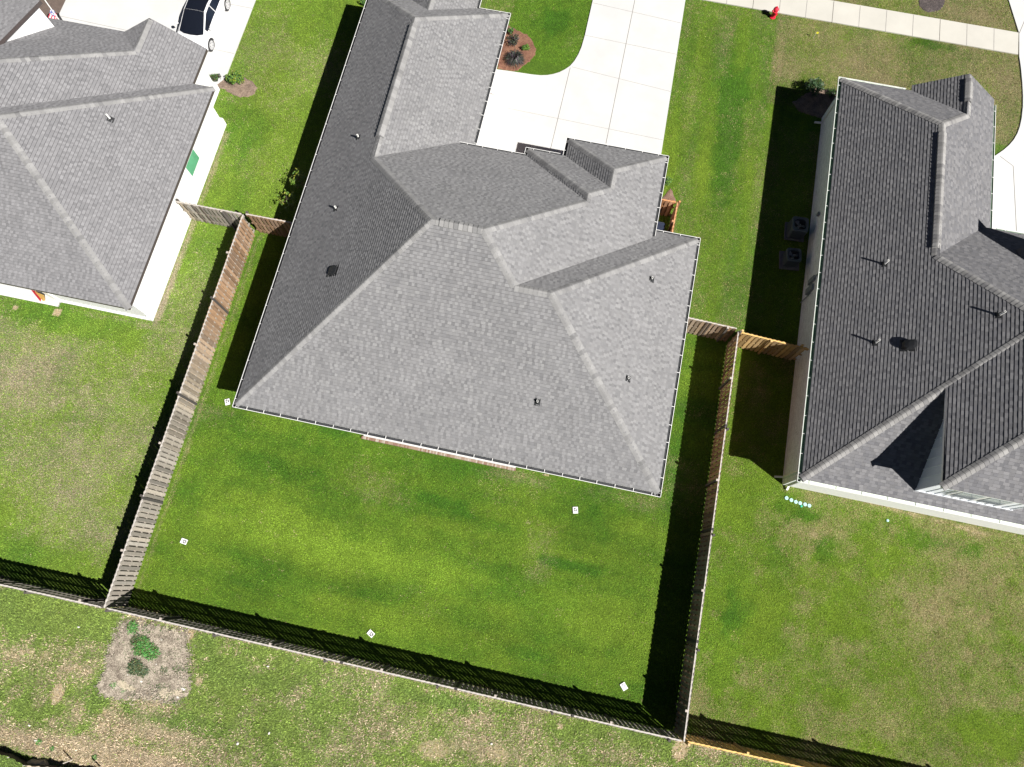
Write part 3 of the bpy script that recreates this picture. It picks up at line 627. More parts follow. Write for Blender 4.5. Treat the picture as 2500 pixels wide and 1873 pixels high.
# ------------------------------------------------------------------ right house
def right_house():
    rt = thing('brick_house', 16, 14, label='right house with dark shingle roof, pale green gutters and white gabled rear dormer', cat='house')
    p = .67
    L = PL(2.75, p, 1, 11.17); B = PL(2.75, p, 0, 0, 1, 6.8); T = PL(2.75, p, 0, 0, -1, 28.05); Rr = PL(2.75, p, -1, 19.11); GLt = PL(2.75, p, 1, 14.73)
    F = PL(3.1, p, 0, 0, -1, 20.74); DF = PL(5.75, p, 0, 0, 1, 7.1); DR = PL(5.75, p, -1, 20.35)
    r1 = X3(L, Rr, T); g1 = X3(Rr, GLt, T); r3 = X3(L, Rr, F); m1 = X3(L, F, B); m2 = X3(L, B, DR); dr = X3(L, DF, DR); Dc = (15.65, 7.1)
    dp = (15.65, 6.8 + (L(15.65, 0) - 2.75) / p); c0 = (11.32, 6.95); c1 = (11.32, 27.90)
    Fv = (19.11 - (3.18 - 2.75) / p, 20.62)
    faces = [([c0, c1, r1, r3, m1, m2, dr, Dc, dp], L), ([c1, (14.85, 27.90), g1, r1], T), ([(14.85, 28.25), (16.92, 28.25), g1, (14.85, 27.90)], GLt),
             ([(18.96, 28.25), (16.92, 28.25), g1, r1, r3, Fv, (18.96, 20.75)], Rr), ([Fv, r3, m1, (26, m1[1]), (26, 20.62)], F),
             ([c0, (26, 6.95), (26, m1[1]), m1], B), ([Dc, (20.35, 7.1), dr], DF), ([(20.35, 7.1), (20.35, 11.3), m2, dr], DR)]
    rf = roof_part(rt, faces, PAL_RT, t=.018, tabw=(.14, .28))
    caps(rf, ((c0, m1, L, B), (c1, r1, L, T), (g1, r1, Rr, T), (r3, m1, L, F), (Dc, dr, L, DF), ((20.35, 7.1), dr, DF, DR), (r1, r3, L, Rr), (g1, (16.92, 28.2), Rr, GLt), (dr, m2, L, DR), (m1, (26, m1[1]), F, B)), PAL_CAPR, wd=.17, thick=.018, lift=.024)
    caps(rf, (((r1[0], r1[1] - .5), (r3[0], r3[1] + .35), L, Rr), ((16.92, 27.9), (16.92, 26.6), Rr, GLt)), PAL_CAPR, 'ridge_vent', wd=.18, lift=.08, thick=.05)
    # gable wall over the front
    m = MB(); m.add([(14.95, 28.05, 2.7), (18.9, 28.05, 2.7), (16.92, 28.05, 4.12), (14.95, 27.9, 2.7), (18.9, 27.9, 2.7), (16.92, 27.9, 4.12)], [(1, 0, 2), (3, 4, 5), (0, 3, 5, 2), (4, 1, 2, 5)])
    m.build('gable_wall', M_BRW2, rt)
    walls(rt, [(11.5, 7.15), (25.8, 7.15), (25.8, 20.4), (18.7, 20.4), (18.7, 27.7), (11.5, 27.7)], 0, 2.62, M_BRW2)
    walls(rt, [(18.69, 14), (25.78, 14), (25.78, 20.38), (18.69, 20.38)], .02, 2.98, M_BRW2)
    ov = [c0, (26, 6.95), (26, 20.6), (18.96, 20.6), (18.96, 27.90), c1]
    soffit(rt, ov, 2.60, M_FASCW); eave_trim(rt, ov, 2.76, M_FASCW, .15, skip=(1, 2))
    m = MB(); m.box(18.5, 20.6, 2.78, 26, 20.624, 3.12); m.build('fascia', M_FASCW, rt)
    # dormer
    dw = MB()
    def wall_poly(pts, n, th=.12):
        a = [tuple(q) for q in pts]; b = [(x + n[0] * th, y + n[1] * th, z) for x, y, z in pts]; k = len(a)
        dw.add(a + b, [tuple(range(k)), tuple(range(2 * k - 1, k - 1, -1))] + [(i, k + i, k + (i + 1) % k, (i + 1) % k) for i in range(k)])
    wall_poly([(16.0, 7.4, 2.95), (16.0, 11.0, 5.35), (16.0, 11.0, 5.68), (16.0, 7.4, 5.68)], (1, 0))
    wall_poly([(20.0, 7.4, 2.95), (20.0, 7.4, 5.68), (20.0, 11.0, 5.68), (20.0, 11.0, 5.35)], (-1, 0))
    wall_poly([(16.12, 7.4, 2.95), (16.12, 7.4, 5.68), (19.88, 7.4, 5.68), (19.88, 7.4, 2.95)], (0, 1))
    m = dw
    for i in range(10): m.box(15.975, 7.45 + i * .38, 3.0 + i * .255, 16.0, 7.48 + i * .38, 5.67)
    for i in range(12): m.box(16.05 + i * .35, 7.375, 3.14, 16.09 + i * .35, 7.4, 5.67)
    m.box(15.97, 7.37, 3.0, 16.03, 7.43, 5.67); m.box(16.0, 7.37, 3.14, 20.02, 7.395, 3.26); do = dw.build('dormer_wall', M_SIDE, rt)
    m = MB(); m.box(15.67, 7.1, 5.6, 15.69, 11.2, 5.76); m.box(15.67, 7.12, 5.6, 20.3, 7.14, 5.76); m.box(15.69, 7.14, 5.6, 16.0, 11.1, 5.62); m.box(16.0, 7.14, 5.6, 20.3, 7.4, 5.62); m.build('fascia', M_FASCW, do)
    for u0 in (17.05, 18.15):
        m = MB(); m.box(u0 - .09, 7.33, 3.75, u0 + .99, 7.40, 4.85); w_ = m.build('window', M_FASCW, do)
        m = MB(); m.box(u0, 7.315, 3.84, u0 + .9, 7.335, 4.76); m.build('pane', simple('dormer_glass', (.10, .13, .15), .12, var=.3, sc=1.5), w_)
    G = M_GUTGRN
    gutter(rt, (11.17, 6.8), (11.17, 28.05), 2.80, G, .88, e0=.12, e1=.12)
    gutter(rt, (26, 6.8), (11.17, 6.8), 2.80, M_GUTWHT, 1.15, e1=.12); gutter(rt, (11.17, 28.05), (14.6, 28.05), 2.80, M_GUTWHT, 1.0)
    gutter(rt, (19.11, 28.0), (19.11, 20.9), 2.80, G, .95); gutter(rt, (19.1, 20.74), (26, 20.74), 3.13, G, .9)
    m = MB(); m.box(11.3, 6.93, 2.45, 26, 7.15, 2.6); m.build('frieze_board', M_FASCW, rt)
    downspout(rt, 11.46, 27.2, 2.7, -1, .25, out=.35); downspout(rt, 11.44, 7.45, 2.7, -1, -.1, out=.35); downspout(rt, 11.75, 7.1, 2.7, -.15, -1, out=.2)
    # steep front gable standing on the street-side slope
    m = MB(); gp_ = [(19.25, 4.6), (21.4, 7.6), (23.55, 4.6), (23.55, 3.2), (19.25, 3.2)]
    m.add([(x, 18.1, z) for x, z in gp_] + [(x, 19.0, z) for x, z in gp_], [(0, 1, 2, 3, 4), (9, 8, 7, 6, 5), (0, 5, 6, 1), (1, 6, 7, 2), (2, 7, 8, 3), (4, 9, 5, 0), (3, 8, 9, 4)], (.15, .148, .153)); m.build('front_gable', M_SH, rt)
    # meters and boxes on the shaded side wall
    gm = simple('meter_grey', (.22, .25, .29), .5)
    for v0, v1, z0, z1, nm in ((17.1, 17.35, .9, 1.6, 'electric_meter'), (16.65, 16.95, .7, 1.5, 'breaker_box'), (20.9, 21.05, 1.1, 1.3, 'outlet_box')):
        m = MB(); m.box(11.38, v0, z0, 11.5, v1, z1); m.build(nm, gm, rt)
    m = MB(); m.tube((11.42, 17.2, 1.55), (11.42, 17.2, 2.6), .03); m.build('conduit', gm, rt); m = MB(); m.tube((11.42, 16.5, .1), (11.42, 16.5, 1.3), .025); m.build('conduit', gm, rt)
    m = MB(); m.box(11.52, 7.12, .02, 25.7, 7.148, 2.45); m.build('rear_cladding', simple('white_cladding', (.80, .80, .79), .55, var=.04), rt)
    for px, py, lb in ((2158, 645.5, 'white vent pipe on the right house slope, uppermost of its roof'), (2438, 770, 'white vent pipe near the right edge of the right house slope'), (2136, 837.5, 'white vent pipe beside the black box vent on the right house')):
        vent_pipe(px, py, L, lb, 'vent pipes on the right roof', h=.42)
    box_vent(2217, 844, L, 'black box vent with a wide shadow on the right house roof', .24)
    return rt
right_house()

# ------------------------------------------------------------------ left house
def left_house():
    rt = thing('brick_house', -25, 15, label='left house with light grey roof and blown-out white brick walls', cat='house')
    p = .67
    Bt = PL(2.75, p, 0, 0, 1, 8.39); B2 = PL(2.75, p, -1, -19.98); A1 = PL(2.75, p, 0, 0, -1, 20.77); B1 = PL(2.75, p, -1, -21.12); A2 = PL(2.75, .72, 0, 0, -1, 23.1); GL = PL(2.75, p, 1, -25.78)
    a = X3(Bt, B2, A1); vl = (-21.12 - (20.77 - a[1]), a[1]); g = X3(B1, GL, A2); hv = 16.8; Hp = (-21.12 - .72 * (23.1 - hv) / p, hv)
    d = (-19.98, 8.39); c = (-19.98, 20.77)
    faces = [([(-36, 8.39), d, a, (-36, a[1])], Bt), ([d, c, a], B2), ([c, (-21.12, 20.77), vl, a], A1), ([(-21.12, 20.77), (-21.12, 22.98), (-23.45, 22.98), g, Hp, vl], B1),
             ([(-36, 23.1), (-25.6, 23.1), g, Hp, (-36, hv)], A2), ([(-25.7, 22.98), (-23.45, 22.98), g, (-25.7, 23.0)], GL)]
    rf = roof_part(rt, faces, PAL_LEFT)
    # shallow shed roof rising out of the street side, with its white cheek wall
    SR = PL(5.0, .28, 0, 0, -1, 22.1); sv = (2.75 + .72 * 23.1 - 5.0 - .28 * 22.1) / (.72 - .28)
    roof_part(rf, [([(-36, sv), (-28.6, sv), (-28.6, 22.35), (-36, 22.35)], SR)], PAL_LEFT, name='shed_roof')
    m = MB(); pts = [(22.1, A2(0, 22.1)), (sv, A2(0, sv)), (sv, SR(0, sv)), (22.1, SR(0, 22.1))]
    pts = [(22.1, A2(0, 22.1) - .02), (sv + .05, A2(0, sv) - .04), (22.1, SR(0, 22.1) - .02)]
    m.add([(-28.7, y, z) for y, z in pts] + [(-28.85, y, z) for y, z in pts], [(0, 2, 1), (3, 4, 5), (0, 3, 5, 2), (1, 4, 3, 0)])
    m.box(-36, 21.95, A2(0, 22.1) - .3, -28.71, 22.09, SR(0, 22.1) - .02); m.build('cheek_wall', simple('white_siding', (.82, .82, .82), .6, var=.03), rt)
    m = MB(); q = [(sv, SR(0, sv)), (22.36, SR(0, 22.36))]
    m.add([(-28.60, y, z - .005 + dz) for y, z in q for dz in (0.02, -.17)] + [(-28.58, y, z - .005 + dz) for y, z in q for dz in (0.02, -.17)], [(0, 1, 3, 2), (4, 6, 7, 5), (0, 2, 6, 4), (1, 5, 7, 3), (0, 4, 5, 1), (2, 3, 7, 6)])
    m.box(-36, 22.36, SR(0, 22.36) - .17, -28.6, 22.38, SR(0, 22.36) + .012); m.build('rake_board', M_FASC, rt)
    m = MB(); m.add([(Hp[0], Hp[1], A2(*Hp)), (-36, hv, A2(*Hp)), (-36, a[1], Bt(*a)), (vl[0], vl[1], B1(*vl))], [(0, 1, 2, 3)], (.16, .16, .16)); m.build('roof_infill', M_SH, rf)
    caps(rf, ((d, a, Bt, B2), (c, a, A1, B2), (g, Hp, B1, A2), (g, (-23.45, 22.9), GL, B1), (a, (-36, a[1]), Bt, A1)), PAL_CAPM, wd=.165)
    m = MB(); m.add([(-25.6, 22.9, 2.7), (-21.3, 22.9, 2.7), (-23.45, 22.9, 4.2), (-25.6, 22.8, 2.7), (-21.3, 22.8, 2.7), (-23.45, 22.8, 4.2)], [(1, 0, 2), (3, 4, 5), (0, 3, 5, 2), (4, 1, 2, 5)]); m.build('gable_wall', M_BRW, rt)
    walls(rt, [(-25.2, 8.85), (-20.42, 8.85), (-20.42, 20.42), (-21.5, 20.42), (-21.5, 22.5), (-35.8, 22.5), (-35.8, 11.2), (-25.2, 11.2)], 0, 2.62, M_BRW)
    m = MB()      # projecting brick base course
    m.box(-20.42, 8.76, 0, -20.33, 20.51, .55); m.box(-25.2, 8.76, 0, -20.42, 8.85, .12); m.box(-21.49, 20.42, 0, -20.42, 20.51, .55); m.box(-21.5, 20.51, 0, -21.41, 22.59, .55); m.build('brick_plinth', M_BRW, rt)
    ov = [(-36, 8.39), (-19.98, 8.39), (-19.98, 20.77), (-21.12, 20.77), (-21.12, 22.98), (-36, 22.98)]
    soffit(rt, ov, 2.56, M_FASCW); eave_trim(rt, ov, 2.75, M_FASC, .17, skip=(5,))
    # window on the long side wall
    def at_wall(px, py, uw=-20.42):
        z = 1.0
        lo, hi = 0.0, 2.7
        for _ in range(50):
            z = (lo + hi) / 2; u, v = gp(px, py, z)
            if u < uw: lo = z
            else: hi = z
        return v, z
    pts = [at_wall(*q) for q in ((484.5, 385.5), (467.5, 430))]
    v0 = min(pts[0][0], pts[1][0]); v1 = max(pts[0][0], pts[1][0]); z0 = pts[1][1]
    m = MB(); m.box(-20.42, v0 - .05, z0 - .05, -20.375, v1 + .05, 2.45); w_ = m.build('window', M_FASCW, rt)
    m = MB(); m.box(-20.377, v0, z0, -20.362, v1, 2.4); m.build('pane', simple('green_glass', (.10, .33, .19), .08, var=.2, sc=1.2), w_)
    # covered porch floor with a brick edge, frieze beam and post
    m = MB(); m.box(-36, 8.74, 0, -25.22, 11.2, .07); m.build('porch_floor', M_CONC, rt)
    m = MB(); u = -30.5
    while u < -25.28:
        cc = random.choice([(.74, .72, .70), (.66, .64, .62), (.72, .70, .68)]); m.box(u, 8.5, 0, u + .066, 8.73, .08 + random.uniform(0, .003), cc); u += .078
    m.box(-30.6, 8.505, -.02, -25.27, 8.725, .066, (.30, .29, .28)); m.build('brick_border', M_MARK, rt)
    for uu in (-25.4, -29.5, -33.5):
        m = MB(); m.box(uu - .14, 8.78, .07, uu + .14, 9.06, 2.5); m.build('porch_post', M_FASCW, rt)
    m = MB(); m.box(-36, 8.8, 2.3, -25.2, 9.05, 2.56); m.build('porch_beam', M_FASCW, rt)
    m = MB(); m.tube((-21.44, 20.9, 1.0), (-21.30, 20.9, .95), .03); m.tube((-21.3, 20.9, .95), (-21.15, 20.85, .6), .022); m.build('hose_bib', M_BLACK, rt)
    vent_pipe(270.5, 292, B2, 'white vent pipe alone on the left house roof', 'vent pipes on the left roof', h=.38)
    return rt
left_house()

# ------------------------------------------------------------------ fences
CAPC = (.46, .43, .40)
def fence(p0, p1, label, cols, hgt=1.83, posts=2.42, inner=1, joints=(), period=.214, bw=.141, group=None, tops='light', gate=None, flip=True):
    """board-on-board fence from p0 to p1: rails with pickets nailed alternately to both faces"""
    d = np.array(p1) - np.array(p0); L = float(np.hypot(*d)); d /= L; n = np.array([-d[1], d[0]]) * inner
    rt = thing('wooden_fence', p0[0], p0[1], label=label, cat='fence', group=group)
    def bx(m, s0, s1, o0, o1, z0, z1, c):
        s, o = (s0 + s1) / 2, (o0 + o1) / 2; m.obox((p0[0] + d[0] * s + n[0] * o, p0[1] + d[1] * s + n[1] * o), d, n, (s1 - s0) / 2, (o1 - o0) / 2, z0, z1, c)
    for k, z in enumerate((.22, .92, hgt - .16)):
        m = MB(); bx(m, 0, L, -.029, .029, z - .045, z + .045, cols(0, 0.5)); m.build('rail', M_WOOD, rt)
    m = MB()
    for side in (1, -1):
        s = .02 if side == 1 else .02 + period / 2
        while s + bw < L:
            f = s / L; c = cols(f, random.random()); h = hgt + random.uniform(-.012, .012); o0, o1 = (.030, .044) if side == 1 else (-.044, -.030)
            lean = random.uniform(-.004, .004); e = .028
            prof = [(0, .03), (bw, .03), (bw + lean, h - e), (bw - e + lean, h), (e + lean, h), (lean, h - e)]
            P = lambda a, o, z: (p0[0] + d[0] * (s + a) + n[0] * o, p0[1] + d[1] * (s + a) + n[1] * o, z)
            vs = [P(a, o0, z) for a, z in prof] + [P(a, o1, z) for a, z in prof]
            m.add(vs, [(0, 1, 2, 3, 4, 5), (11, 10, 9, 8, 7, 6)] + [(i, 6 + i, 6 + (i + 1) % 6, (i + 1) % 6) for i in range(6)], c)
            s += period
    m.build('picket_panel', M_WOOD, rt)
    m = MB(); bx(m, 0, L, -.029, .029, hgt - .06, hgt - .022, CAPC if tops == 'light' else cols(.5, .95)); m.build('cap_rail', M_WOOD, rt)
    s = 0.0; i = 0
    while s <= L + .01:
        dark = i % 2 == 0; c = (.07, .06, .055) if dark else (.42, .37, .33); m = MB()
        sp = min(max(s, .045), L - .045); o = (.04, .13) if (dark or not flip) else (-.13, -.04)
        bx(m, sp - .045, sp + .045, o[0], o[1], 0, hgt + .02, (.10, .09, .08) if tops == 'light' else cols(.5, .3)); bx(m, sp - .048, sp + .048, o[0] - .003, o[1] + .003, hgt + .02, hgt + .05, c if tops == 'light' else cols(.5, .8)); m.build('post', M_WOOD, rt)  # weathered posts: body coloured dark for shade, alternate caps pale as if sunlit
        s += posts; i += 1
    for s in joints:
        m = MB(); bx(m, s - .06, s + .06, -.062, -.04, .03, hgt + .02, (.055, .05, .047)); bx(m, s - .05, s + .05, -.05, .05, hgt - .03, hgt + .025, (.05, .045, .042)); m.build('joint_board', M_WOOD, rt)
    if gate:
        g0, g1 = gate
        for s0 in (g0, g1):
            m = MB(); bx(m, s0 - .035, s0 + .035, -.065, -.04, .05, hgt + .03, (.11, .085, .07)); m.build('gate_stile', M_WOOD, rt)
    return rt
def ramp(stops):
    def f(x, r):
        for (a, ca), (b, cb) in zip(stops, stops[1:]):
            if a <= x <= b:
                q = (x - a) / (b - a); c = [ca[i] * (1 - q) + cb[i] * q for i in range(3)]; break
        else: c = list(stops[-1][1])
        k = .55 + .85 * r; g = .3 * random.random(); mm = sum(c) / 3
        return tuple((c[i] * (1 - g) + mm * g) * k for i in range(3))
    return f
GREY = (.29, .255, .215); TAN = (.32, .26, .19); BRN = (.29, .175, .095); DGREY = (.17, .155, .135); GOLD = (.52, .33, .11); ORG = (.40, .19, .075)
fence((-16.8, -4.5), (-16.8, 14.6), 'weathered fence between the left yard and the middle yard, turning brown near the houses', ramp([(0, GREY), (.35, GREY), (.55, TAN), (.72, BRN), (1, BRN)]), inner=1, joints=(4.75, 9.6, 14.45), flip=False)
fence((8.1, 13.6), (8.1, -4.5), 'weathered fence between the middle yard and the right yard', ramp([(0, BRN), (.4, BRN), (.6, DGREY), (.8, TAN), (1, DGREY)]), inner=1, joints=(4.7, 9.45, 14.2))
fence((-16.7, -4.5), (8.0, -4.5), 'long grey rear fence closing the middle yard', ramp([(0, DGREY), (.5, GREY), (1, GREY)]), inner=-1, joints=(10.4, 15.3, 20.2))
fence((-30, -4.6), (-16.9, -4.5), 'grey rear fence of the left yard at the left edge', ramp([(0, DGREY), (1, GREY)]), inner=-1, joints=(8.3,))
fence((8.25, -4.48), (24.0, -4.40), 'golden new rear fence of the right yard', ramp([(0, GOLD), (1, GOLD)]), inner=-1, tops='own')
fence((-20.3, 14.6), (-16.9, 14.62), 'grey cross fence reaching the left house wall', ramp([(0, TAN), (.2, GREY), (1, GREY)]), inner=1, gate=(.85, 1.25))
fence((-16.68, 14.66), (-13.5, 14.68), 'brown cross fence between the long left fence and the middle house', ramp([(0, BRN), (1, BRN)]), inner=1)
fence((5.15, 13.78), (8.0, 13.70), 'brown cross fence with a gate right of the middle house', ramp([(0, TAN), (1, BRN)]), inner=1, gate=(1.45, 1.62))
fence((8.22, 13.55), (11.45, 13.38), 'golden new cross fence meeting the right house wall', ramp([(0, GOLD), (1, GOLD)]), inner=1, tops='own', posts=1.45)
fence((2.95, 19.98), (4.25, 19.98), 'short orange bin screen panel with a capped top', ramp([(0, ORG), (1, ORG)]), hgt=1.5, inner=1, tops='own', posts=5)
fence((4.33, 20.06), (4.30, 17.6), 'long orange bin screen panel beside the lawn', ramp([(0, ORG), (1, ORG)]), hgt=1.5, inner=1, tops='own', posts=1.2)

# ------------------------------------------------------------------ bins, condensers, hydrant
def cart(u, v, rot, label, cat='bin', col=(.018, .025, .05)):
    mt = simple('cart_plastic', col, .5, var=.2)
    rt = thing('trash_cart', u, v, rot=rot, label=label, cat=cat)
    m = MB(); m.add([(-.24, -.28, .08), (.24, -.28, .08), (.24, .28, .08), (-.24, .28, .08), (-.30, -.36, 1.0), (.30, -.36, 1.0), (.30, .36, 1.0), (-.30, .36, 1.0)], [(3, 2, 1, 0), (4, 5, 6, 7), (0, 1, 5, 4), (1, 2, 6, 5), (2, 3, 7, 6), (3, 0, 4, 7)]); m.build('body', mt, rt)
    m = MB(); m.prism([(-.31, -.40), (.31, -.40), (.33, -.3), (.33, .34), (.28, .38), (-.28, .38), (-.33, .34), (-.33, -.3)], 1.0, 1.035); m.prism([(-.22, -.32), (.22, -.32), (.24, .2), (-.24, .2)], 1.034, 1.065); m.box(-.26, -.27, 1.03, .26, -.24, 1.075); m.build('lid', mt, rt)
    m = MB(); m.tube((-.28, .42, 1.0), (.28, .42, 1.0), .018); m.box(-.28, .34, .97, -.25, .43, 1.01); m.box(.25, .34, .97, .28, .43, 1.01); m.build('handle', mt, rt)
    for s in (-1, 1):
        m = MB(); m.tube((s * .26, .30, .12), (s * .31, .30, .12), .12, n=16); m.build('wheel', M_BLACK, rt)
cart(3.62, 18.55, 0.0, 'dark blue trash cart inside the orange screen fence')
cart(-31.35, 24.35, 0.2, 'black trash cart beyond the left house roof near the flag', col=(.012, .012, .014))
def condenser(u, v, rot, label, glint=False, s=.42, h=.85):
    rt = thing('air_conditioner', u, v, rot=rot, label=label, cat='air conditioner', group='air conditioners beside the right house')
    me = simple('condenser_grey', (.10, .12, .15), .5, .2, var=.15)
    def sq(r, n=6, q=.35):
        pts = []
        for i, (sx, sy) in enumerate(((1, 1), (-1, 1), (-1, -1), (1, -1))):
            for k in range(n + 1):
                a = i * pi / 2 + k / n * pi / 2; pts.append((sx * (r - r * q) + r * q * cos(a), sy * (r - r * q) + r * q * sin(a)))
        return pts
    m = MB(); m.prism([(-.5, -.5), (.5, -.5), (.5, .5), (-.5, .5)], 0, .09); m.build('pad', simple('condenser_pad', (.15, .15, .16), .9), rt)
    m = MB(); o = sq(s); i_ = [(s * .78 * cos(a), s * .78 * sin(a)) for a in [math.atan2(y, x) for x, y in o]]; n = len(o)
    m.add([(x, y, .1) for x, y in o] + [(x, y, h) for x, y in o] + [(x * .97, y * .97, h + .04) for x, y in o] + [(x, y, h + .03) for x, y in i_] + [(x, y, h - .25) for x, y in i_],
          [(r_ * n + i, r_ * n + (i + 1) % n, (r_ + 1) * n + (i + 1) % n, (r_ + 1) * n + i) for r_ in range(4) for i in range(n)]); m.build('casing', me, rt)
    m = MB()
    for k in range(12):
        for sx, sy in ((1, 0), (-1, 0), (0, 1), (0, -1)):
            t_ = -.26 + k * .047; z0, z1 = .16, h - .08
            if sx: m.box(min(sx * (s + .012), sx * s), t_, z0, max(sx * (s + .012), sx * s), t_ + .012, z1)
            else: m.box(t_, min(sy * (s + .012), sy * s), z0, t_ + .012, max(sy * (s + .012), sy * s), z1)
    m.build('louver', me, rt)
    m = MB()
    for k in range(3):
        a = k * 2 * pi / 3 + (.4 if glint else 0); pts = [(.06, -.04, 0), (.30, -.13, .03), (.32, .10, -.03), (.07, .05, -.02)]
        m.add([(x * cos(a) - y * sin(a), x * sin(a) + y * cos(a), z + h - .12) for x, y, z in pts], [(0, 1, 2, 3)])
    m.lathe([(0.001, h - .05), (.07, h - .06), (.08, h - .16)], n=12); m.build('fan', simple('fan_metal', (.40, .42, .45), .35, .6), rt)
    m = MB()
    for k in range(24): a = 2 * pi * k / 24; m.tube((.05 * cos(a), .05 * sin(a), h + .05), (s * .8 * cos(a), s * .8 * sin(a), h + .035), .004, n=4, cap=False)
    for r_ in (.1, .2, .3): 
        for k in range(20): a, b = 2 * pi * k / 20, 2 * pi * (k + 1) / 20; m.tube((r_ * cos(a), r_ * sin(a), h + .045), (r_ * cos(b), r_ * sin(b), h + .045), .004, n=4, cap=False)
    m.build('grille', M_BLACK, rt)
condenser(10.72, 20.42, .05, 'grey air conditioner nearer the street in the shade of the right house')
condenser(10.62, 18.72, .1, 'grey air conditioner nearer the cross fence in the shade of the right house', True, s=.37, h=.72)
def hydrant():
    u, v = gp(1886, 42); rt = thing('fire_hydrant', u, v, rot=.5, label='red fire hydrant on the lawn beside the sidewalk', cat='fire hydrant')
    mt = simple('hydrant_red', (.62, .015, .04), .4, var=.08)
    m = MB(); m.lathe([(.001, 0), (.17, 0), (.17, .04), (.11, .05), (.105, .42), (.15, .43), (.15, .47), (.12, .48), (.125, .56)], n=18); m.build('barrel', mt, rt)
    m = MB(); m.lathe([(.145, .55), (.15, .58), (.13, .64), (.08, .70), (.035, .72), (.035, .77), (.001, .77)], n=18); m.build('bonnet', mt, rt)
    for a, r_, l in ((0, .055, .2), (pi, .055, .2), (-pi / 2, .075, .22)):
        m = MB(); m.tube((.08 * cos(a), .08 * sin(a), .5 if r_ < .06 else .38), (l * cos(a), l * sin(a), .5 if r_ < .06 else .38), r_, n=10); m.build('nozzle', mt, rt)
hydrant()

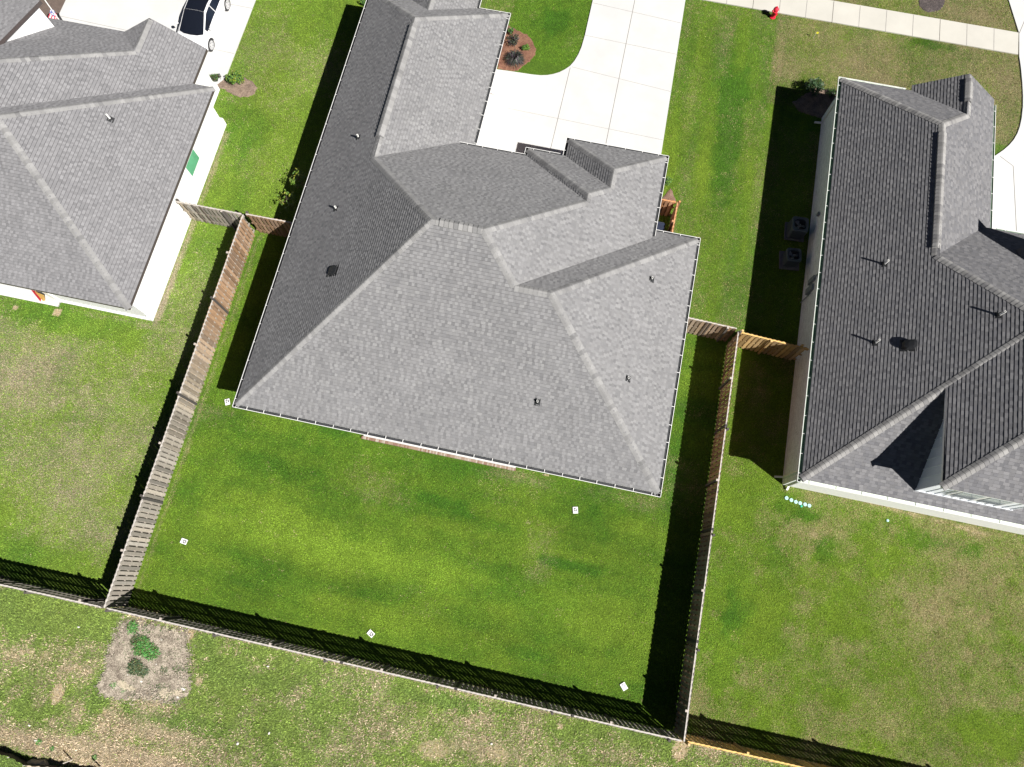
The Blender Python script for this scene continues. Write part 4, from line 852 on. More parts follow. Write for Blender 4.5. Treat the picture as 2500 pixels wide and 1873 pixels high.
# ------------------------------------------------------------------ car
def car():
    # wheel hubs seen at two spots give the line of the car; x right, y forward in the car's own frame
    rt = thing('parked_car', -23.52, 26.5, rot=pi, label='white sedan with black glass roof parked on the left driveway', cat='car')
    paint = simple('white_paint', (.80, .80, .81), .25, var=.02, coat=.8); glass = simple('dark_glass', (.008, .010, .016), .05, var=.1, coat=.5)
    # sections: y, half width, sill z, belt z, top z of hood or deck
    ST = [(-2.33, .70, .32, .72, .80), (-2.2, .84, .25, .80, .98), (-1.7, .905, .22, .92, 1.03), (-1.1, .925, .22, .93, 1.00), (0, .925, .22, .92, .98), (.95, .925, .22, .90, .97), (1.5, .915, .22, .84, .90), (2.0, .88, .24, .74, .80), (2.25, .78, .28, .62, .70), (2.38, .6, .32, .55, .60)]
    m = MB(); vs = []; 
    for y, w_, s0, b, t_ in ST:
        half = [(w_ * .86, s0), (w_, s0 + .14), (w_ * 1.0, (s0 + b) / 2), (w_ * .985, b - .05), (w_ * .93, b + .01), (w_ * .70, (b + t_) / 2 + .03), (w_ * .35, t_ + .005), (0, t_ + .012)]
        vs += [(-x, y, z) for x, z in half] + [(x, y, z) for x, z in half[-2::-1]]
    n = 15; fs = []
    for k in range(len(ST) - 1):
        for i in range(n - 1): fs.append((k * n + i, k * n + i + 1, (k + 1) * n + i + 1, (k + 1) * n + i))
        fs.append((k * n + n - 1, k * n, (k + 1) * n, (k + 1) * n + n - 1))
    fs += [tuple(range(n)), tuple(range(len(ST) * n - 1, (len(ST) - 1) * n - 1, -1))]
    m.add(vs, fs); body = m.build('body', paint, rt, True)
    # cabin: base ring and roof ring
    m = MB()
    def row(y, w_, z): return [(-w_, y, z), (-w_ * .5, y + .0, z + .03), (0, y, z + .045), (w_ * .5, y, z + .03), (w_, y, z)]
    G = [row(-1.75, .70, 1.00), row(-1.0, .60, 1.36), row(-.3, .60, 1.44), row(.25, .60, 1.43), row(1.35, .74, .955)]
    G[4][1] = (-.4, 1.5, .965); G[4][2] = (0, 1.54, .975); G[4][3] = (.4, 1.5, .965)
    vs = sum(G, []); m.add(vs, [(r_ * 5 + i, r_ * 5 + i + 1, (r_ + 1) * 5 + i + 1, (r_ + 1) * 5 + i) for r_ in (0, 1, 2, 3) for i in range(4)])
    for s in (-1, 1):
        base = [(s * .83, -1.75, .93), (s * .865, -1.0, .93), (s * .87, -.3, .92), (s * .87, .25, .92), (s * .84, 1.35, .90)]; i0 = 0 if s < 0 else 4
        tp = [G[k][i0] for k in range(5)]; m.add(base + tp, [(k, k + 1, 6 + k, 5 + k) for k in range(4)])
    m.build('cabin', paint, rt, True)
    def q(a, b, f): return tuple(a[i] * (1 - f) + b[i] * f for i in range(3))
    def lift(p_, d): return (p_[0] + d[0], p_[1] + d[1], p_[2] + d[2])
    m = MB(); a = [q(G[3][i], G[4][i], .004) for i in range(5)]; b = [q(G[3][i], G[4][i], .98) for i in range(5)]
    for rr in (a, b): rr[0] = q(rr[0], rr[1], .1); rr[4] = q(rr[4], rr[3], .1)
    mid = [q(a[i], b[i], .5) for i in range(5)]
    m.add([lift(p_, (0, .004, .012)) for p_ in a + mid + b], [(r_ * 5 + i, r_ * 5 + i + 1, (r_ + 1) * 5 + i + 1, (r_ + 1) * 5 + i) for r_ in (0, 1) for i in range(4)]); m.build('windshield', glass, rt, True)
    m = MB(); rows = [[q(q(G[1][i], G[2][i], 0), G[1][i], 0) for i in range(5)], G[2][:], [q(G[3][i], G[4][i], .0) for i in range(5)]]
    vs = []
    for rr in rows:
        rr = list(rr); rr[0] = q(rr[0], rr[1], .14); rr[4] = q(rr[4], rr[3], .14); vs += [lift(p_, (0, 0, .010)) for p_ in rr]
    m.add(vs, [(r_ * 5 + i, r_ * 5 + i + 1, (r_ + 1) * 5 + i + 1, (r_ + 1) * 5 + i) for r_ in (0, 1) for i in range(4)]); m.build('roof_glass', glass, rt, True)
    m = MB(); a = [lift(q(G[0][i], G[1][i], .1), (0, -.004, .012)) for i in range(5)]; b = [lift(q(G[0][i], G[1][i], .95), (0, -.004, .012)) for i in range(5)]; m.add(a + b, [(i, i + 1, 6 + i, 5 + i) for i in range(4)]); m.build('rear_window', glass, rt, True)
    for s in (-1, 1):
        i0 = 0 if s < 0 else 4
        base = [(s * .83, -1.75, .93), (s * .865, -1.0, .93), (s * .87, -.3, .92), (s * .87, .25, .92), (s * .84, 1.35, .90)]; tp = [G[k][i0] for k in range(5)]
        for (k0, f0), (k1, f1) in (((0, .5), (2, .0)), ((2, .08), (3, .75))):
            y0 = base[k0][1] + (base[min(k0 + 1, 4)][1] - base[k0][1]) * f0; y1 = base[k1][1] + (base[min(k1 + 1, 4)][1] - base[k1][1]) * f1; ys = np.linspace(y0, y1, 6)
            def samp(arr, y): 
                xs_ = [p_[1] for p_ in arr]; return (np.interp(y, xs_, [p_[0] for p_ in arr]), y, np.interp(y, xs_, [p_[2] for p_ in arr]))
            lo = [samp(base, y) for y in ys]; hi = [samp(tp, y) for y in ys]
            A_ = [q(lo[i], hi[i], .10) for i in range(6)]; B_ = [q(lo[i], hi[i], .88) for i in range(6)]
            m = MB(); m.add([(x + s * .012, y, z + .006) for x, y, z in A_ + B_], [(i, i + 1, 7 + i, 6 + i) for i in range(5)]); m.build('side_window', glass, rt, True)
        m = MB(); m.lathe([(.001, .96), (.07, .98), (.10, 1.03), (.07, 1.09), (.001, 1.11)], (s * 1.01, .92), 12); m.box(min(s * .88, s * .97), .90, 1.0, max(s * .88, s * .97), .94, 1.03); m.build('mirror', paint, rt, True)
        m = MB(); m.add([(s * .55, 2.31, .66), (s * .78, 2.20, .68), (s * .80, 2.02, .76), (s * .62, 2.1, .76)], [(0, 1, 2, 3)]); m.build('headlight', simple('lamp_lens', (.25, .27, .32), .1), rt)
        for y in (1.43, -1.43):
            m = MB(); m.tube((s * .72, y, .335), (s * .929, y, .335), .335, n=28); w_ = m.build('wheel', M_BLACK, rt, False)
            m = MB(); m.tube((s * .90, y, .335), (s * .933, y, .335), .245, n=28, cap=True)
            r_ = m.build('rim', simple('rim_silver', (.55, .55, .56), .3, .4, var=.05), w_)
            m = MB()
            for k in range(5):
                a = 2 * pi * k / 5 + .3; cx, cz = .15 * cos(a), .15 * sin(a)
                m.add([(s * .936, y + cx + dx, .335 + cz + dz) for dx, dz in ((-.035, -.02), (.035, -.02), (.02, .03), (-.02, .03))], [(0, 1, 2, 3)])
            m.build('rim_opening', M_BLACK, w_)
            m = MB(); pr = [(y + .39 * cos(a), max(.2, .335 + .39 * sin(a))) for a in np.linspace(0, pi, 14)]
            m.add([(s * .9265, yy, zz) for yy, zz in pr], [tuple(range(14))]); m.build('wheel_arch', M_BLACK, body)
    return rt
car()

# ------------------------------------------------------------------ flag, toy, boards, discs, markers
def flag():
    u, v = gp(136, 46, 2.3); rt = thing('flag', u, v, label='small American flag on a white pole at the left house front', cat='flag')
    m = MB(); m.tube((u, v, 0), (u - .05, v + .25, 3.3), .035, .028, n=8); m.build('pole', M_PVC, rt)
    m = MB(); n = 10
    for r_ in range(9):
        for c in range(n):
            def p_(i, j): s = i / n * .34; z = 2.75 - j / 9 * .8; return (u - .08 - s * .75, v + .25 - s * .75 + .06 * sin(i * 1.1 + j * .5), z - i * .035 + .02 * sin(j))
            col = (.05, .07, .28) if (c < 5 and r_ < 4) else ((.70, .08, .12) if r_ % 2 == 0 else (.78, .77, .78))
            if c < 5 and r_ < 4 and (c + r_) % 2 == 0: col = (.55, .57, .7)
            m.add([p_(c, r_), p_(c + 1, r_), p_(c + 1, r_ + 1), p_(c, r_ + 1)], [(0, 1, 2, 3)], col)
    m.build('cloth', M_MARK, rt)
flag()
def toy():
    rt = thing('toy_slide', -26.3, 9.2, label='red and yellow slide standing on the porch under the left house eave', cat='toy')
    a0 = gp(105, 733, .12); b0 = gp(84, 706, 1.4)
    d = (b0[0] - a0[0], b0[1] - a0[1]); l = math.hypot(*d); d = (d[0] / l, d[1] / l); nn = (d[1], -d[0])
    def strip(name, o0, o1, c, zo=0, shrink=0):
        m = MB(); vs = [(a0[0] + nn[0] * o + d[0] * s * l, a0[1] + nn[1] * o + d[1] * s * l, .12 + s * 1.28 + zo + dz) for dz in (0, -.06) for s, o in ((0, o0), (0, o1), (1, o1), (1, o0))]
        m.add(vs, [(0, 1, 2, 3), (7, 6, 5, 4), (0, 4, 5, 1), (1, 5, 6, 2), (2, 6, 7, 3), (3, 7, 4, 0)], c); m.build(name, M_MARK, rt)
    strip('red_edge', -.02, .16, (.60, .015, .05), .22); strip('chute', .0, .05, (.70, .36, .12)); 
    m = MB(); P0 = (a0[0] + nn[0] * .06, a0[1] + nn[1] * .06); P1 = (P0[0] + d[0] * l * .95 + nn[0] * .04, P0[1] + d[1] * l * .95 + nn[1] * .04)
    m.add([(*P0, .12), (*P1, 1.35), (P1[0] + .42, P1[1] - .05, 1.2), (P0[0] + .1, P0[1] + .05, .1)], [(0, 1, 2, 3), (3, 2, 1, 0)], (.78, .46, .14)); m.build('side_panel', M_MARK, rt)
toy()
BOARD = [(556, 982, 15, 'white target board beside the rear left roof corner of the middle house'), (450, 1322, -109, 'white target board near the left fence of the middle yard'),
         (1404.7, 1246, 2, 'white target board behind the rear wall of the middle house'), (906, 1547, -131, 'white target board beside the long rear fence shadow'), (1523, 1676, 30, 'white faint-marked target board near the right rear fence corner')]
for k, (px, py, a, lb) in enumerate(BOARD):
    u, v = gp(px, py); rt = thing('target_board', u, v, .03, rot=R(a) - TH, label=lb, cat='survey marker', group='survey target boards on the middle lawn')
    m = MB(); m.box(-.115, -.15, 0, .115, .15, .02); m.build('panel', M_FASCW, rt)
    c = (.015, .015, .03) if k < 4 else (.28, .28, .36); m = MB(); cy = .035
    rr = random.Random(k)
    for i in range(16):
        a0 = 2 * pi * i / 16; a1 = 2 * pi * (i + 1) / 16; r0, r1 = .038, .064
        m.add([(r * cos(t_), cy + r * sin(t_), .023) for r, t_ in ((r0, a0), (r1, a0), (r1, a1), (r0, a1))], [(0, 1, 2, 3)], c)
    for i in (0, 2, 3, 5, 7):
        if rr.random() < .85:
            a0 = 2 * pi * (i + .3 * rr.random()) / 8; m.add([(.072 * cos(a0) + x, cy + .072 * sin(a0) + y, .0225) for x, y in ((-.026, -.020), (.026, -.022), (.024, .025), (-.022, .022))], [(0, 1, 2, 3)], c)
    m.build('mark', M_MARK, rt)
dm = simple('pale_blue_plastic', (.36, .56, .55), .5, var=.1); dg = simple('jade_plastic', (.03, .42, .27), .5)
ORD = ['leftmost of the row', 'second from the left of the row', 'third from the left of the row', 'fourth from the left, behind the jade cap', 'fifth from the left of the row', 'rightmost of the row']
for k, (px, py) in enumerate(((1920, 1216), (1931.5, 1221), (1942.5, 1225.5), (1953, 1228.5), (1965, 1231.5), (1975.5, 1234.5))):
    u, v = gp(px, py); rt = thing('ground_disc', u, v, .0, label='pale blue round lid in the right lawn, ' + ORD[k], cat='lid', group='pale blue round lids')
    m = MB(); m.lathe([(.001, .035), (.02, .036), (.03, .03), (.075, .032), (.09, .02), (.09, -.01)], (u, v), 16); m.build('cover', dm, rt)
    m = MB(); m.lathe([(.001, .045), (.012, .045), (.014, .034)], (u, v), 8); m.build('knob', simple('lid_knob', (.18, .30, .32), .5), rt)
def disc(px, py, r, mat, name, label, cat):
    u, v = gp(px, py); m = MB(); m.lathe([(.001, .05), (r * .6, .048), (r, .03), (r, -.01)], (u, v), 14); o = m.build(name, mat); tag(o, label, cat)
disc(1956, 1236, .055, dg, 'round_disc', 'jade green round cap beside the row of pale blue lids', 'cap')
disc(2166.6, 1271, .065, dm, 'round_disc', 'single pale blue cap below the right house wall', 'cap')
u, v = gp(1985, 94); rt = thing('utility_flag', u, v, label='small yellow marking flag on the brown front lawn', cat='marker flag')
m = MB(); m.tube((u, v, 0), (u, v, .5), .006, n=5); m.build('wire', M_PVC, rt)
m = MB(); m.add([(u, v, .5), (u + .14, v + .03, .47), (u + .13, v + .02, .36), (u, v, .38)], [(0, 1, 2, 3), (3, 2, 1, 0)], (.75, .68, .03)); m.build('pennant', M_MARK, rt)

# ------------------------------------------------------------------ grass blades
def pip(x, y, poly):
    ins = np.zeros(len(x), bool); n = len(poly)
    for i in range(n):
        x0, y0 = poly[i]; x1, y1 = poly[(i + 1) % n]
        if y0 == y1: continue
        c = ((y0 > y) != (y1 > y)) & (x < (x1 - x0) * (y - y0) / (y1 - y0) + x0); ins ^= c
    return ins
def make_grass(Nb=1150000):
    xs, ys, dry, lush, bare, of, tint, zz = GZ; r = np.random.default_rng(5)
    u = r.uniform(-38, 25, Nb * 2); v = r.uniform(-13.2, 40, Nb * 2)
    X = u * AX[0] + v * BX[0]; Y = u * AX[1] + v * BX[1]
    dep = Y * sin(TILT) + H * cos(TILT); px = FPX * X / dep; py = -FPX * (Y * cos(TILT) - H * sin(TILT)) / dep
    ok = (np.abs(px) < 1330) & (np.abs(py) < 1010)
    for poly in NOGRASS: ok &= ~pip(u, v, poly)
    u, v = u[ok][:Nb], v[ok][:Nb]
    ix = np.clip(np.searchsorted(xs, u) - 1, 0, len(xs) - 2); iy = np.clip(np.searchsorted(ys, v) - 1, 0, len(ys) - 2); g = iy * len(xs) + ix
    D, L_, B, F, T = dry[g], lush[g], bare[g], of[g], tint[g]
    keep = r.random(len(u)) > np.clip(B * 1.1 - .1, 0, .72); u, v, D, L_, B, F, T, z = [a[keep] for a in (u, v, D, L_, B, F, T, zz[g])]; n = len(u)
    fl = np.clip(L_ + .5 * (r.random(n) - .5) + .5 * (fbm(u, v, .25, 71, 2) - .5), 0, 1)[:, None]
    green = np.array([.170, .272, .026]) * (1 - fl) + np.array([.066, .172, .014]) * fl
    q = (F * .5)[:, None]; green = green * (1 - q) + np.array([.180, .235, .060]) * q
    isdry = r.random(n) < np.clip(D * 1.05 - .17 + .8 * B + .8 * (fbm(u, v, .3, 77, 2) - .5), .0, .95)
    w_ = r.random(n)[:, None]; straw = np.array([.22, .18, .08]) * (1 - w_) + (np.array([.34, .31, .16]) * (1 - F[:, None]) + np.array([.48, .42, .25]) * F[:, None]) * w_
    c = np.where(isdry[:, None], straw, green) * T * (.60 + .98 * r.random(n) ** 1.3)[:, None]
    din = pip(u, v, DEAD); dead = pip(u + r.normal(0, .14, n), v + r.normal(0, .14, n), DEAD); gr2 = r.random(n) < .06 + .5 * (fbm(u, v, .4, 103, 3) > .60)
    dc = (np.array([.24, .20, .16]) * (1 - w_) + np.array([.52, .46, .38]) * w_) * (.5 + .9 * r.random(n))[:, None]
    c = np.where(dead[:, None], np.where(gr2[:, None], np.array([.07, .14, .04]), dc), c); z = np.where(din, z + .028, z); F = np.where(dead, 1.0, F)
    a = r.uniform(0, 2 * pi, n); a = np.where((F > .5) & (r.random(n) < .5), 0.6 + r.normal(0, .5, n), a)
    ln = r.uniform(.025, .060, n) * (1 + .7 * F); wd = r.uniform(.006, .011, n) * (1 + .25 * F); hh = r.uniform(.008, .042, n) * (1 + .6 * F) * (.6 + .8 * fbm(u, v, .22, 83, 2))
    dx, dy = np.cos(a), np.sin(a)
    P0 = np.stack([u - dy * wd, v + dx * wd, z - .004], 1); P1 = np.stack([u + dy * wd, v - dx * wd, z - .004], 1)
    P2 = np.stack([u + dx * ln + dy * wd * .6, v + dy * ln - dx * wd * .6, z + hh], 1); P3 = np.stack([u + dx * ln - dy * wd * .6, v + dy * ln + dx * wd * .6, z + hh], 1)
    V_ = np.stack([P0, P1, P2, P3], 1).reshape(-1, 3); me = bpy.data.meshes.new('grass')
    me.vertices.add(4 * n); me.vertices.foreach_set('co', V_.ravel()); me.loops.add(4 * n); me.loops.foreach_set('vertex_index', np.arange(4 * n, dtype=np.int32))
    me.polygons.add(n); me.polygons.foreach_set('loop_start', (np.arange(n) * 4).astype(np.int32)); me.polygons.foreach_set('loop_total', np.full(n, 4, np.int32)); me.update(calc_edges=True)
    at = me.attributes.new('col', 'FLOAT_COLOR', 'FACE'); at.data.foreach_set('color', np.concatenate([c, np.ones((n, 1))], 1).astype(np.float32).ravel())
    m, t, p = newmat('grass_blade'); t.links.new(attr(t).outputs['Color'], p.inputs['Base Color']); p.inputs['Roughness'].default_value = .7; p.inputs['Specular IOR Level'].default_value = .08
    me.materials.append(m); o = bpy.data.objects.new('grass', me); COL.objects.link(o); o.rotation_euler = (0, 0, TH)
    tag(o, 'mown green and straw coloured grass covering the yards', 'grass', kind='stuff'); print('blades', n)
NOGRASS = [drv, [(-34, 34.42), (21.95, 34.18), (21.95, 35.66), (-34, 35.93)], [(20.9, 39.35)] + rc + [(18.6, 25.9), (18.6, 20.2), (30, 20.2), (30, 39.35)],
           [(-42, 40), (-21.29, 40), (-21.33, 23.33), (-22.2, 22.0), (-42, 21.9)], [(-40, 8.5), (-25.3, 8.5), (-25.3, 8.78), (-20.4, 8.78), (-20.4, 20.45), (-21.5, 20.45), (-21.5, 24), (-40, 24)],
           [(-13.4, 5.6), (-13.4, 31.6), (-8.2, 31.6), (-8.2, 28.05), (-6.5, 28.05), (2.9, 20.8), (2.9, 17.1), (5.1, 17.1), (5.1, 5.6)], [(-6.5, 19), (-6.5, 28.1), (-2.3, 28.1), (2.9, 20), (2.9, 19)],
           [(-8.5, 5.0), (-.95, 5.0), (-.95, 5.7), (-8.5, 5.7)], [(11.5, 7.15), (26, 7.15), (26, 20.4), (18.7, 20.4), (18.7, 27.7), (11.5, 27.7)], [(-60, 39.5), (60, 39.2), (60, 48), (-60, 48)]] + BEDS[:-1]
DEAD = BEDS[-1]
make_grass()

# ------------------------------------------------------------------ plants
def leafmat(name, c1, c2, rough=.55):
    m, t, p = newmat(name); a = attr(t).outputs['Color']; k = mrange(t, noise(t, 20, 3), .3, .7, .75, 1.25)
    t.links.new(vscale(t, a, k), p.inputs['Base Color']); p.inputs['Roughness'].default_value = rough
    p.inputs['Transmission Weight'].default_value = 0.0; return m
M_LEAF = leafmat('leaves', 0, 0)
def shrub(u, v, r, h, cols, label, n=420, leaf=.05, group=None, name='shrub', stems=5, flat=1.0, cat='shrub', z0=.0, clump=7):
    rt = thing(name, u, v, label=label, cat=cat, group=group)
    m = MB()
    for i in range(stems):
        a = 2 * pi * i / stems + random.random(); m.tube((u, v, 0), (u + r * .6 * cos(a), v + r * .6 * sin(a), z0 + h * random.uniform(.5, .9)), .014, .005, n=5, col=(.09, .06, .04))
    m.build('stem', M_WOOD, rt)
    m = MB(); cl = []
    for i in range(clump):
        a = random.uniform(0, 2 * pi); q = sqrt(random.random()) * .62; cl.append((q * cos(a), q * sin(a), random.uniform(.35, .8), random.uniform(.32, .5)))
    for i in range(n):
        cx, cy, cz, cr = random.choice(cl); d = np.random.default_rng(random.randrange(10 ** 9)).normal(size=3); d /= np.linalg.norm(d); q = random.random() ** .35 * cr
        x, y, z = u + r * (cx + d[0] * q), v + r * (cy + d[1] * q), z0 + h * max(.08, min(1.1, cz + d[2] * q * .8))
        c = random.choice(cols); j = random.uniform(.75, 1.3); c = tuple(k * j for k in c)
        ax = mathutils.Vector((random.gauss(0, 1), random.gauss(0, 1), random.gauss(0, .5))).normalized(); ay = ax.cross(mathutils.Vector((random.gauss(0, .5), random.gauss(0, .5), 1))).normalized(); L_ = leaf * random.uniform(.7, 1.3)
        P = mathutils.Vector((x, y, z)); m.add([tuple(P - ax * L_), tuple(P + ay * L_ * .45), tuple(P + ax * L_), tuple(P - ay * L_ * .45)], [(0, 1, 2, 3)], c)
    m.build('foliage', M_LEAF, rt); return rt
def spiky(u, v, r, h, cols, label, n=260, group=None, name='grass_plant', cat='plant', wd=.012, spread=.07):
    m = MB(); rt = None
    for i in range(n):
        a = random.uniform(0, 2 * pi); l = r * random.uniform(.5, 1.1); hh = h * random.uniform(.5, 1.1) * (1.15 - .5 * l / r); c = random.choice(cols); j = random.uniform(.7, 1.3); c = tuple(k * j for k in c)
        q1, q2 = random.gauss(0, spread), random.gauss(0, spread); q3 = max(1, math.hypot(q1, q2) / (1.5 * spread)); b = (u + q1 / q3, v + q2 / q3); d = (cos(a), sin(a)); n_ = (-sin(a) * wd, cos(a) * wd)
        m.add([(b[0] - n_[0], b[1] - n_[1], 0), (b[0] + n_[0], b[1] + n_[1], 0), (b[0] + d[0] * l * .55 + n_[0], b[1] + d[1] * l * .55 + n_[1], hh), (b[0] + d[0] * l * .55 - n_[0], b[1] + d[1] * l * .55 - n_[1], hh), (b[0] + d[0] * l, b[1] + d[1] * l, hh * .75)], [(0, 1, 2, 3), (3, 2, 4)], c)
    o = m.build(name, M_LEAF); tag(o, label, cat, group); return o
GR = [(.05, .13, .02), (.09, .19, .03), (.03, .08, .015)]; YG = [(.14, .24, .03), (.08, .17, .02), (.24, .26, .03)]; DK = [(.02, .028, .022), (.035, .05, .03), (.03, .018, .03)]
u, v = gp(577, 200); shrub(u, v, .55, .85, GR + YG[:1] + [(.20, .24, .02)], 'bright green shrub in the mulch bed by the left driveway', 900, .055)
u, v = gp(529, 196); shrub(u, v, .36, .5, GR + DK + [(.10, .05, .03)], 'smaller dull shrub at the tip of the left mulch bed', 460, .045)
G4 = 'plants in the front mulch bed'
u, v = gp(1248, 84); shrub(u, v, .26, .4, GR + DK[:1], 'green shrub touching the gutter at the top of the front mulch bed', 260, .045, group=G4)
u, v = gp(1253, 108); shrub(u, v, .42, .5, DK + [(.05, .07, .03)], 'dark shrub left of the round green one in the front mulch bed', 420, .045, group=G4)
u, v = gp(1283, 121); shrub(u, v, .25, .4, YG[:2] + GR, 'small round yellow-green shrub in the front mulch bed', 300, .045, group=G4)
u, v = gp(1257, 150); spiky(u, v, .62, .55, DK + [(.06, .05, .055)], 'large dark spiky plant at the foot of the front mulch bed', 420, G4, wd=.016)
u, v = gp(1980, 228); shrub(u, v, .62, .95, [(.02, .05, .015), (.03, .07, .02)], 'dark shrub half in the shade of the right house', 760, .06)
u, v = gp(2030, 232); spiky(u, v, .35, .4, DK + GR, 'small dark tuft between the shaded shrub and the right house corner', 160)
u, v = gp(1630, 447); shrub(u, v, .28, .35, YG[:2] + GR, 'light green bush beside the mulch triangle under the gutter', 300, .05)
u, v = gp(894, 12); shrub(u, v, .3, .5, GR, 'green shrub at the upper left gutter of the middle house', 200, .05)
u, v = gp(2438, 250)
for px, py, lb, n in ((724, 429, 'taller young tree with yellow-green leaf tips in the shade strip', 190), (695, 482, 'shorter young tree with yellow-green leaf tips beside the cross fence', 120)):
    u, v = gp(px, py, 1.5 if n > 150 else 1.3)
    rt = thing('young_tree', u, v, label=lb, cat='young tree', group='young trees by the middle house')
    hh = 1.35 if n > 150 else 1.15
    m = MB(); m.tube((u, v, 0), (u + .05, v, hh), .022, .01, n=6, col=(.12, .09, .06)); tips = []
    for i in range(9):
        a = i * 2.4; z = hh * (.45 + .06 * i); e = (u + .28 * cos(a), v + .34 * sin(a), z + .2); tips.append(e); m.tube((u, v, z), e, .009, .004, n=5, col=(.12, .09, .06))
    m.build('trunk', M_WOOD, rt)
    m = MB()
    for i in range(n):
        e = random.choice(tips); P = mathutils.Vector((e[0] + random.gauss(0, .09), e[1] + random.gauss(0, .09), e[2] + random.gauss(0, .07))); a = random.uniform(0, 2 * pi)
        ax = mathutils.Vector((cos(a), sin(a), random.uniform(-.4, .4))).normalized(); ay = ax.cross(mathutils.Vector((random.gauss(0, .4), random.gauss(0, .4), 1))).normalized(); c = random.choice(YG + [(.12, .15, .03)]); L_ = random.uniform(.05, .085)
        m.add([tuple(P - ax * L_), tuple(P + ay * L_ * .4), tuple(P + ax * L_), tuple(P - ay * L_ * .4)], [(0, 1, 2, 3)], c)
    m.build('crown', M_LEAF, rt)
u, v = gp(2274, 1); rt = thing('street_tree', u, v, label='bare thin trunk in the dark mulch ring above the sidewalk', cat='tree')
m = MB(); m.tube((u, v, 0), (u + .02, v + .02, 1.9), .045, .03, n=8, col=(.15, .11, .09)); m.build('trunk', M_WOOD, rt)
m = MB()
for i in range(7):
    a = i * 2.3; m.tube((u, v, 1.2 + .1 * i), (u + .45 * cos(a), v + .45 * sin(a), 1.7 + .12 * i), .012, .005, n=5, col=(.15, .11, .09))
m.build('branches', M_WOOD, rt)
# weeds, stones, sand and stakes in the rough field
WD = [(.07, .26, .05), (.11, .32, .06), (.04, .14, .03)]; WD2 = [(.04, .09, .04), (.07, .13, .05)]
for px, py, r, cl, lb, n in ((350, 1578, .50, WD, 'bright green weed clump in the middle of the dead grass patch', 420), (372, 1592, .42, WD, 'bright green weeds right of the main clump in the dead patch', 320), (333, 1628, .42, WD2, 'dull green weeds below the bright clump in the dead patch', 320),
                             (352, 1640, .3, WD2, 'dull weeds beside the white stones in the dead patch', 200), (326, 1532, .34, WD, 'green weed at the top of the dead patch near the fence', 180), (402, 1638, .22, WD2, 'small weed at the right side of the dead patch', 110), (336, 1562, .35, WD2, 'greyish weed above the bright clump in the dead patch', 200),
                             (95, 1811, .16, WD, 'small bright weed beside the white scrap near the silt fence', 90), (127, 1828, .12, WD, 'tiny bright weed left of the stakes', 60), (232, 1850, .14, WD, 'bright weed beside the right stake', 70), (278, 1672, .2, WD, 'low weed in the pale sand of the dead patch', 90), (300, 1685, .16, WD, 'low weed at the lower left of the dead patch', 70), (390, 1678, .2, WD2, 'low weed in the sand at the lower right of the dead patch', 90)):
    u, v = gp(px, py); spiky(u, v, r * .45, r * .42, cl + [(.16, .15, .07)], lb, int(n * 1.4), 'weeds behind the rear fence', name='weed_clump', cat='weed', wd=.012, spread=r * .42)
for k_, (px, py) in enumerate(((405, 1560), (418, 1600), (300, 1570), (290, 1610), (440, 1570), (430, 1640), (270, 1660), (380, 1655))):
    WHERE = ('in the upper right', 'right of centre', 'in the upper left', 'left of centre', 'near the top right corner', 'near the right side', 'near the lower left corner', 'below centre')
    u, v = gp(px, py); spiky(u, v, .07, .06, WD2 + [(.12, .12, .06)], 'small dull weed tuft ' + WHERE[k_] + ' of the dead grass patch', 60, 'weeds behind the rear fence', name='weed_clump', cat='weed', wd=.010, spread=.09)
M_STONE = simple('pale_stone', (.62, .60, .56), .85, var=.12, sc=10)
M_SAND = simple('sand_pile', (.44, .38, .28), .95, var=.25, sc=12, bmp=.4, bsc=30)
def blob(px, py, ru, rv, h, mat, name, label, cat, group=None):
    u, v = gp(px, py); m = MB(); n = 11 if group != 'sand spills' else 37; vs = []; sd = [random.uniform(.75, 1.2) if n == 11 else random.uniform(.55, 1.25) for _ in range(n)]
    for f, z in ((1, -.02), (.92, h * .5), (.6, h * .95)):
        for i in range(n):
            a = 2 * pi * i / n; vs.append((u + ru * f * sd[i] * cos(a), v + rv * f * sd[i] * sin(a), z * random.uniform(.85, 1.1) if z > 0 else z))
    vs.append((u, v, h)); m.add(vs, [(r_ * n + i, r_ * n + (i + 1) % n, (r_ + 1) * n + (i + 1) % n, (r_ + 1) * n + i) for r_ in (0, 1) for i in range(n)] + [(2 * n + i, 2 * n + (i + 1) % n, 3 * n) for i in range(n)])
    o = m.build(name, mat); tag(o, label, cat, group)
SG = 'pale stones behind the rear fence'
for px, py, a, b, lb in ((373, 1617, .17, .09, 'large flat white stone below the bright weeds'), (383, 1621, .08, .06, 'small white stone right of the large flat one'), (395, 1562, .07, .06, 'white stone at the upper right of the dead patch'), (346, 1664, .1, .06, 'white stone in the lower centre of the dead patch'),
                         (315, 1648, .14, .06, 'flat pale stone above the left sand'), (434, 1702, .1, .06, 'white stone at the lower right corner of the dead patch'), (448, 1682, .14, .08, 'pale stone on the right sand of the dead patch'), (192, 1531, .06, .04, 'lone white stone left of the dead patch'),
                         (72, 1771, .07, .05, 'white scrap of stone above the silt fence'), (88, 1808, .09, .04, 'thin white scrap beside a bright weed'), (1200, 1816, .06, .05, 'lone white stone in the tan field at the bottom'), (654, 1627, .06, .04, 'white stone behind the rear fence left of centre'), (580, 1816, .06, .06, 'white stone in the lower left field'), (657, 1790, .04, .07, 'thin white scrap in the lower field')):
    blob(px, py, a, b, .05, M_STONE, 'stone', lb, 'stone', SG)
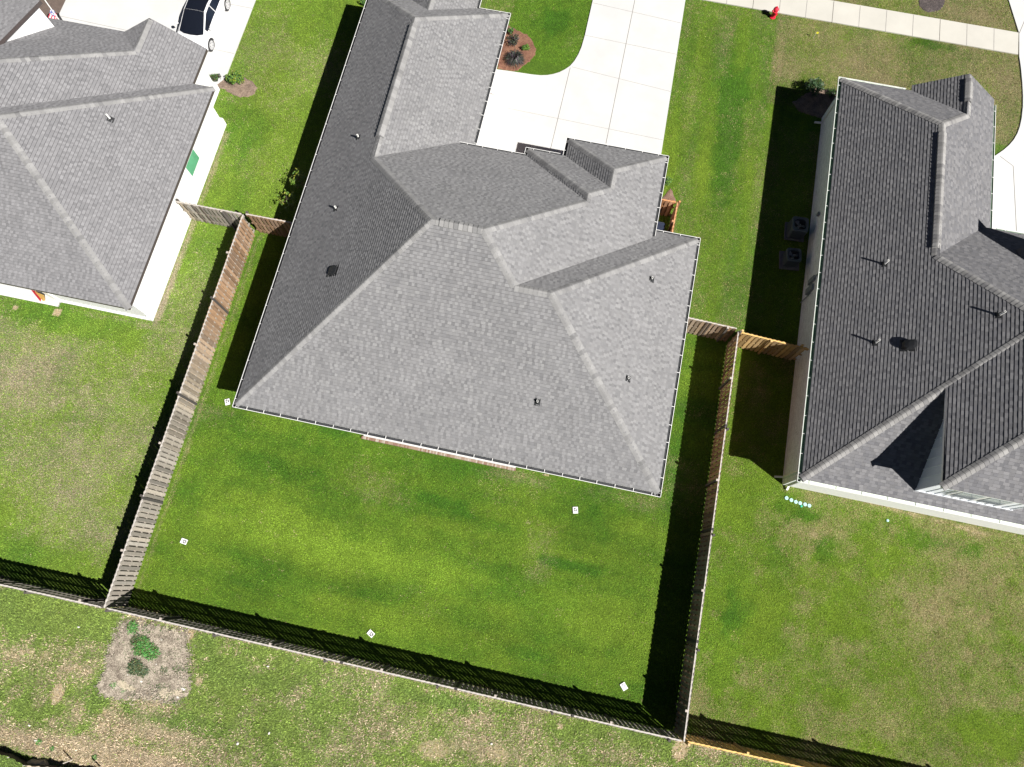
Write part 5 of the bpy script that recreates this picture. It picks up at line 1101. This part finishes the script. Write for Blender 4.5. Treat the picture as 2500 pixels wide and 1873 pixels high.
for px, py, a, b, lb in ((300, 1670, .45, .26, 'pale sand spill at the lower left of the dead patch'), (403, 1692, .42, .3, 'pale sand spill at the lower right of the dead patch'), (318, 1680, .4, .14, 'low sand streak between the two spills'), (430, 1690, .3, .18, 'sandy fringe at the right corner of the dead patch')):
    blob(px, py, a, b, .055, M_SAND, 'sand_spill', lb, 'sand', 'sand spills')
blob(92, 1872, .5, .35, .25, M_SAND, 'soil_heap', 'heap of pale soil at the bottom left below the silt fence', 'soil heap')
for px, py, lb in ((176, 1855, 'pale wooden stake standing left in the silt fence'), (246, 1872, 'pale wooden stake nearest the frame bottom')):
    u, v = gp(px, py); m = MB(); m.box(u - .02, v - .02, 0, u + .02, v + .02, .62, (.55, .50, .45)); m.add([(u - .02, v - .02, .62), (u + .02, v - .02, .62), (u + .02, v + .02, .62), (u - .02, v + .02, .62), (u, v, .66)], [(0, 1, 4), (1, 2, 4), (2, 3, 4), (3, 0, 4)], (.55, .5, .45))
    o = m.build('stake', M_WOOD); tag(o, lb, 'stake', 'stakes of the silt fence')
def silt():
    u0, v0 = gp(0, 1832); rt = thing('silt_fence', u0, v0, label='black fabric silt fence across the bottom left corner', cat='silt fence')
    pts = [gp(*q) for q in ((-60, 1815), (0, 1830), (38, 1842), (75, 1862), (130, 1868), (190, 1880), (260, 1890), (340, 1905))]
    m = MB(); vs = []
    path = []
    for a, b in zip(pts, pts[1:]):
        for k in range(8): f = k / 8; path.append((a[0] + (b[0] - a[0]) * f, a[1] + (b[1] - a[1]) * f + random.uniform(-.02, .02)))
    for x, y in path: hh = .42 + random.uniform(-.07, .07); vs += [(x, y, 0), (x, y + .02, hh * .5), (x, y + .01, hh)]
    n = len(path); m.add(vs, [(3 * i + j, 3 * i + 3 + j, 3 * i + 4 + j, 3 * i + 1 + j) for i in range(n - 1) for j in range(2)]); m.add([(x, y - .012, z) for x, y, z in vs], [(3 * i + j, 3 * i + 1 + j, 3 * i + 4 + j, 3 * i + 3 + j) for i in range(n - 1) for j in range(2)])
    m.build('fabric', M_BLACK, rt)
    for x, y in pts[1:4]:
        m = MB(); m.box(x - .015, y - .035, 0, x + .015, y - .005, .5, (.5, .46, .42)); m.build('stake', M_WOOD, rt)
silt()
for o in bpy.data.objects:
    if '_o' in o: del o['_o']
print('OBJECTS', len(bpy.data.objects), 'faces', sum(len(m.polygons) for m in bpy.data.meshes))
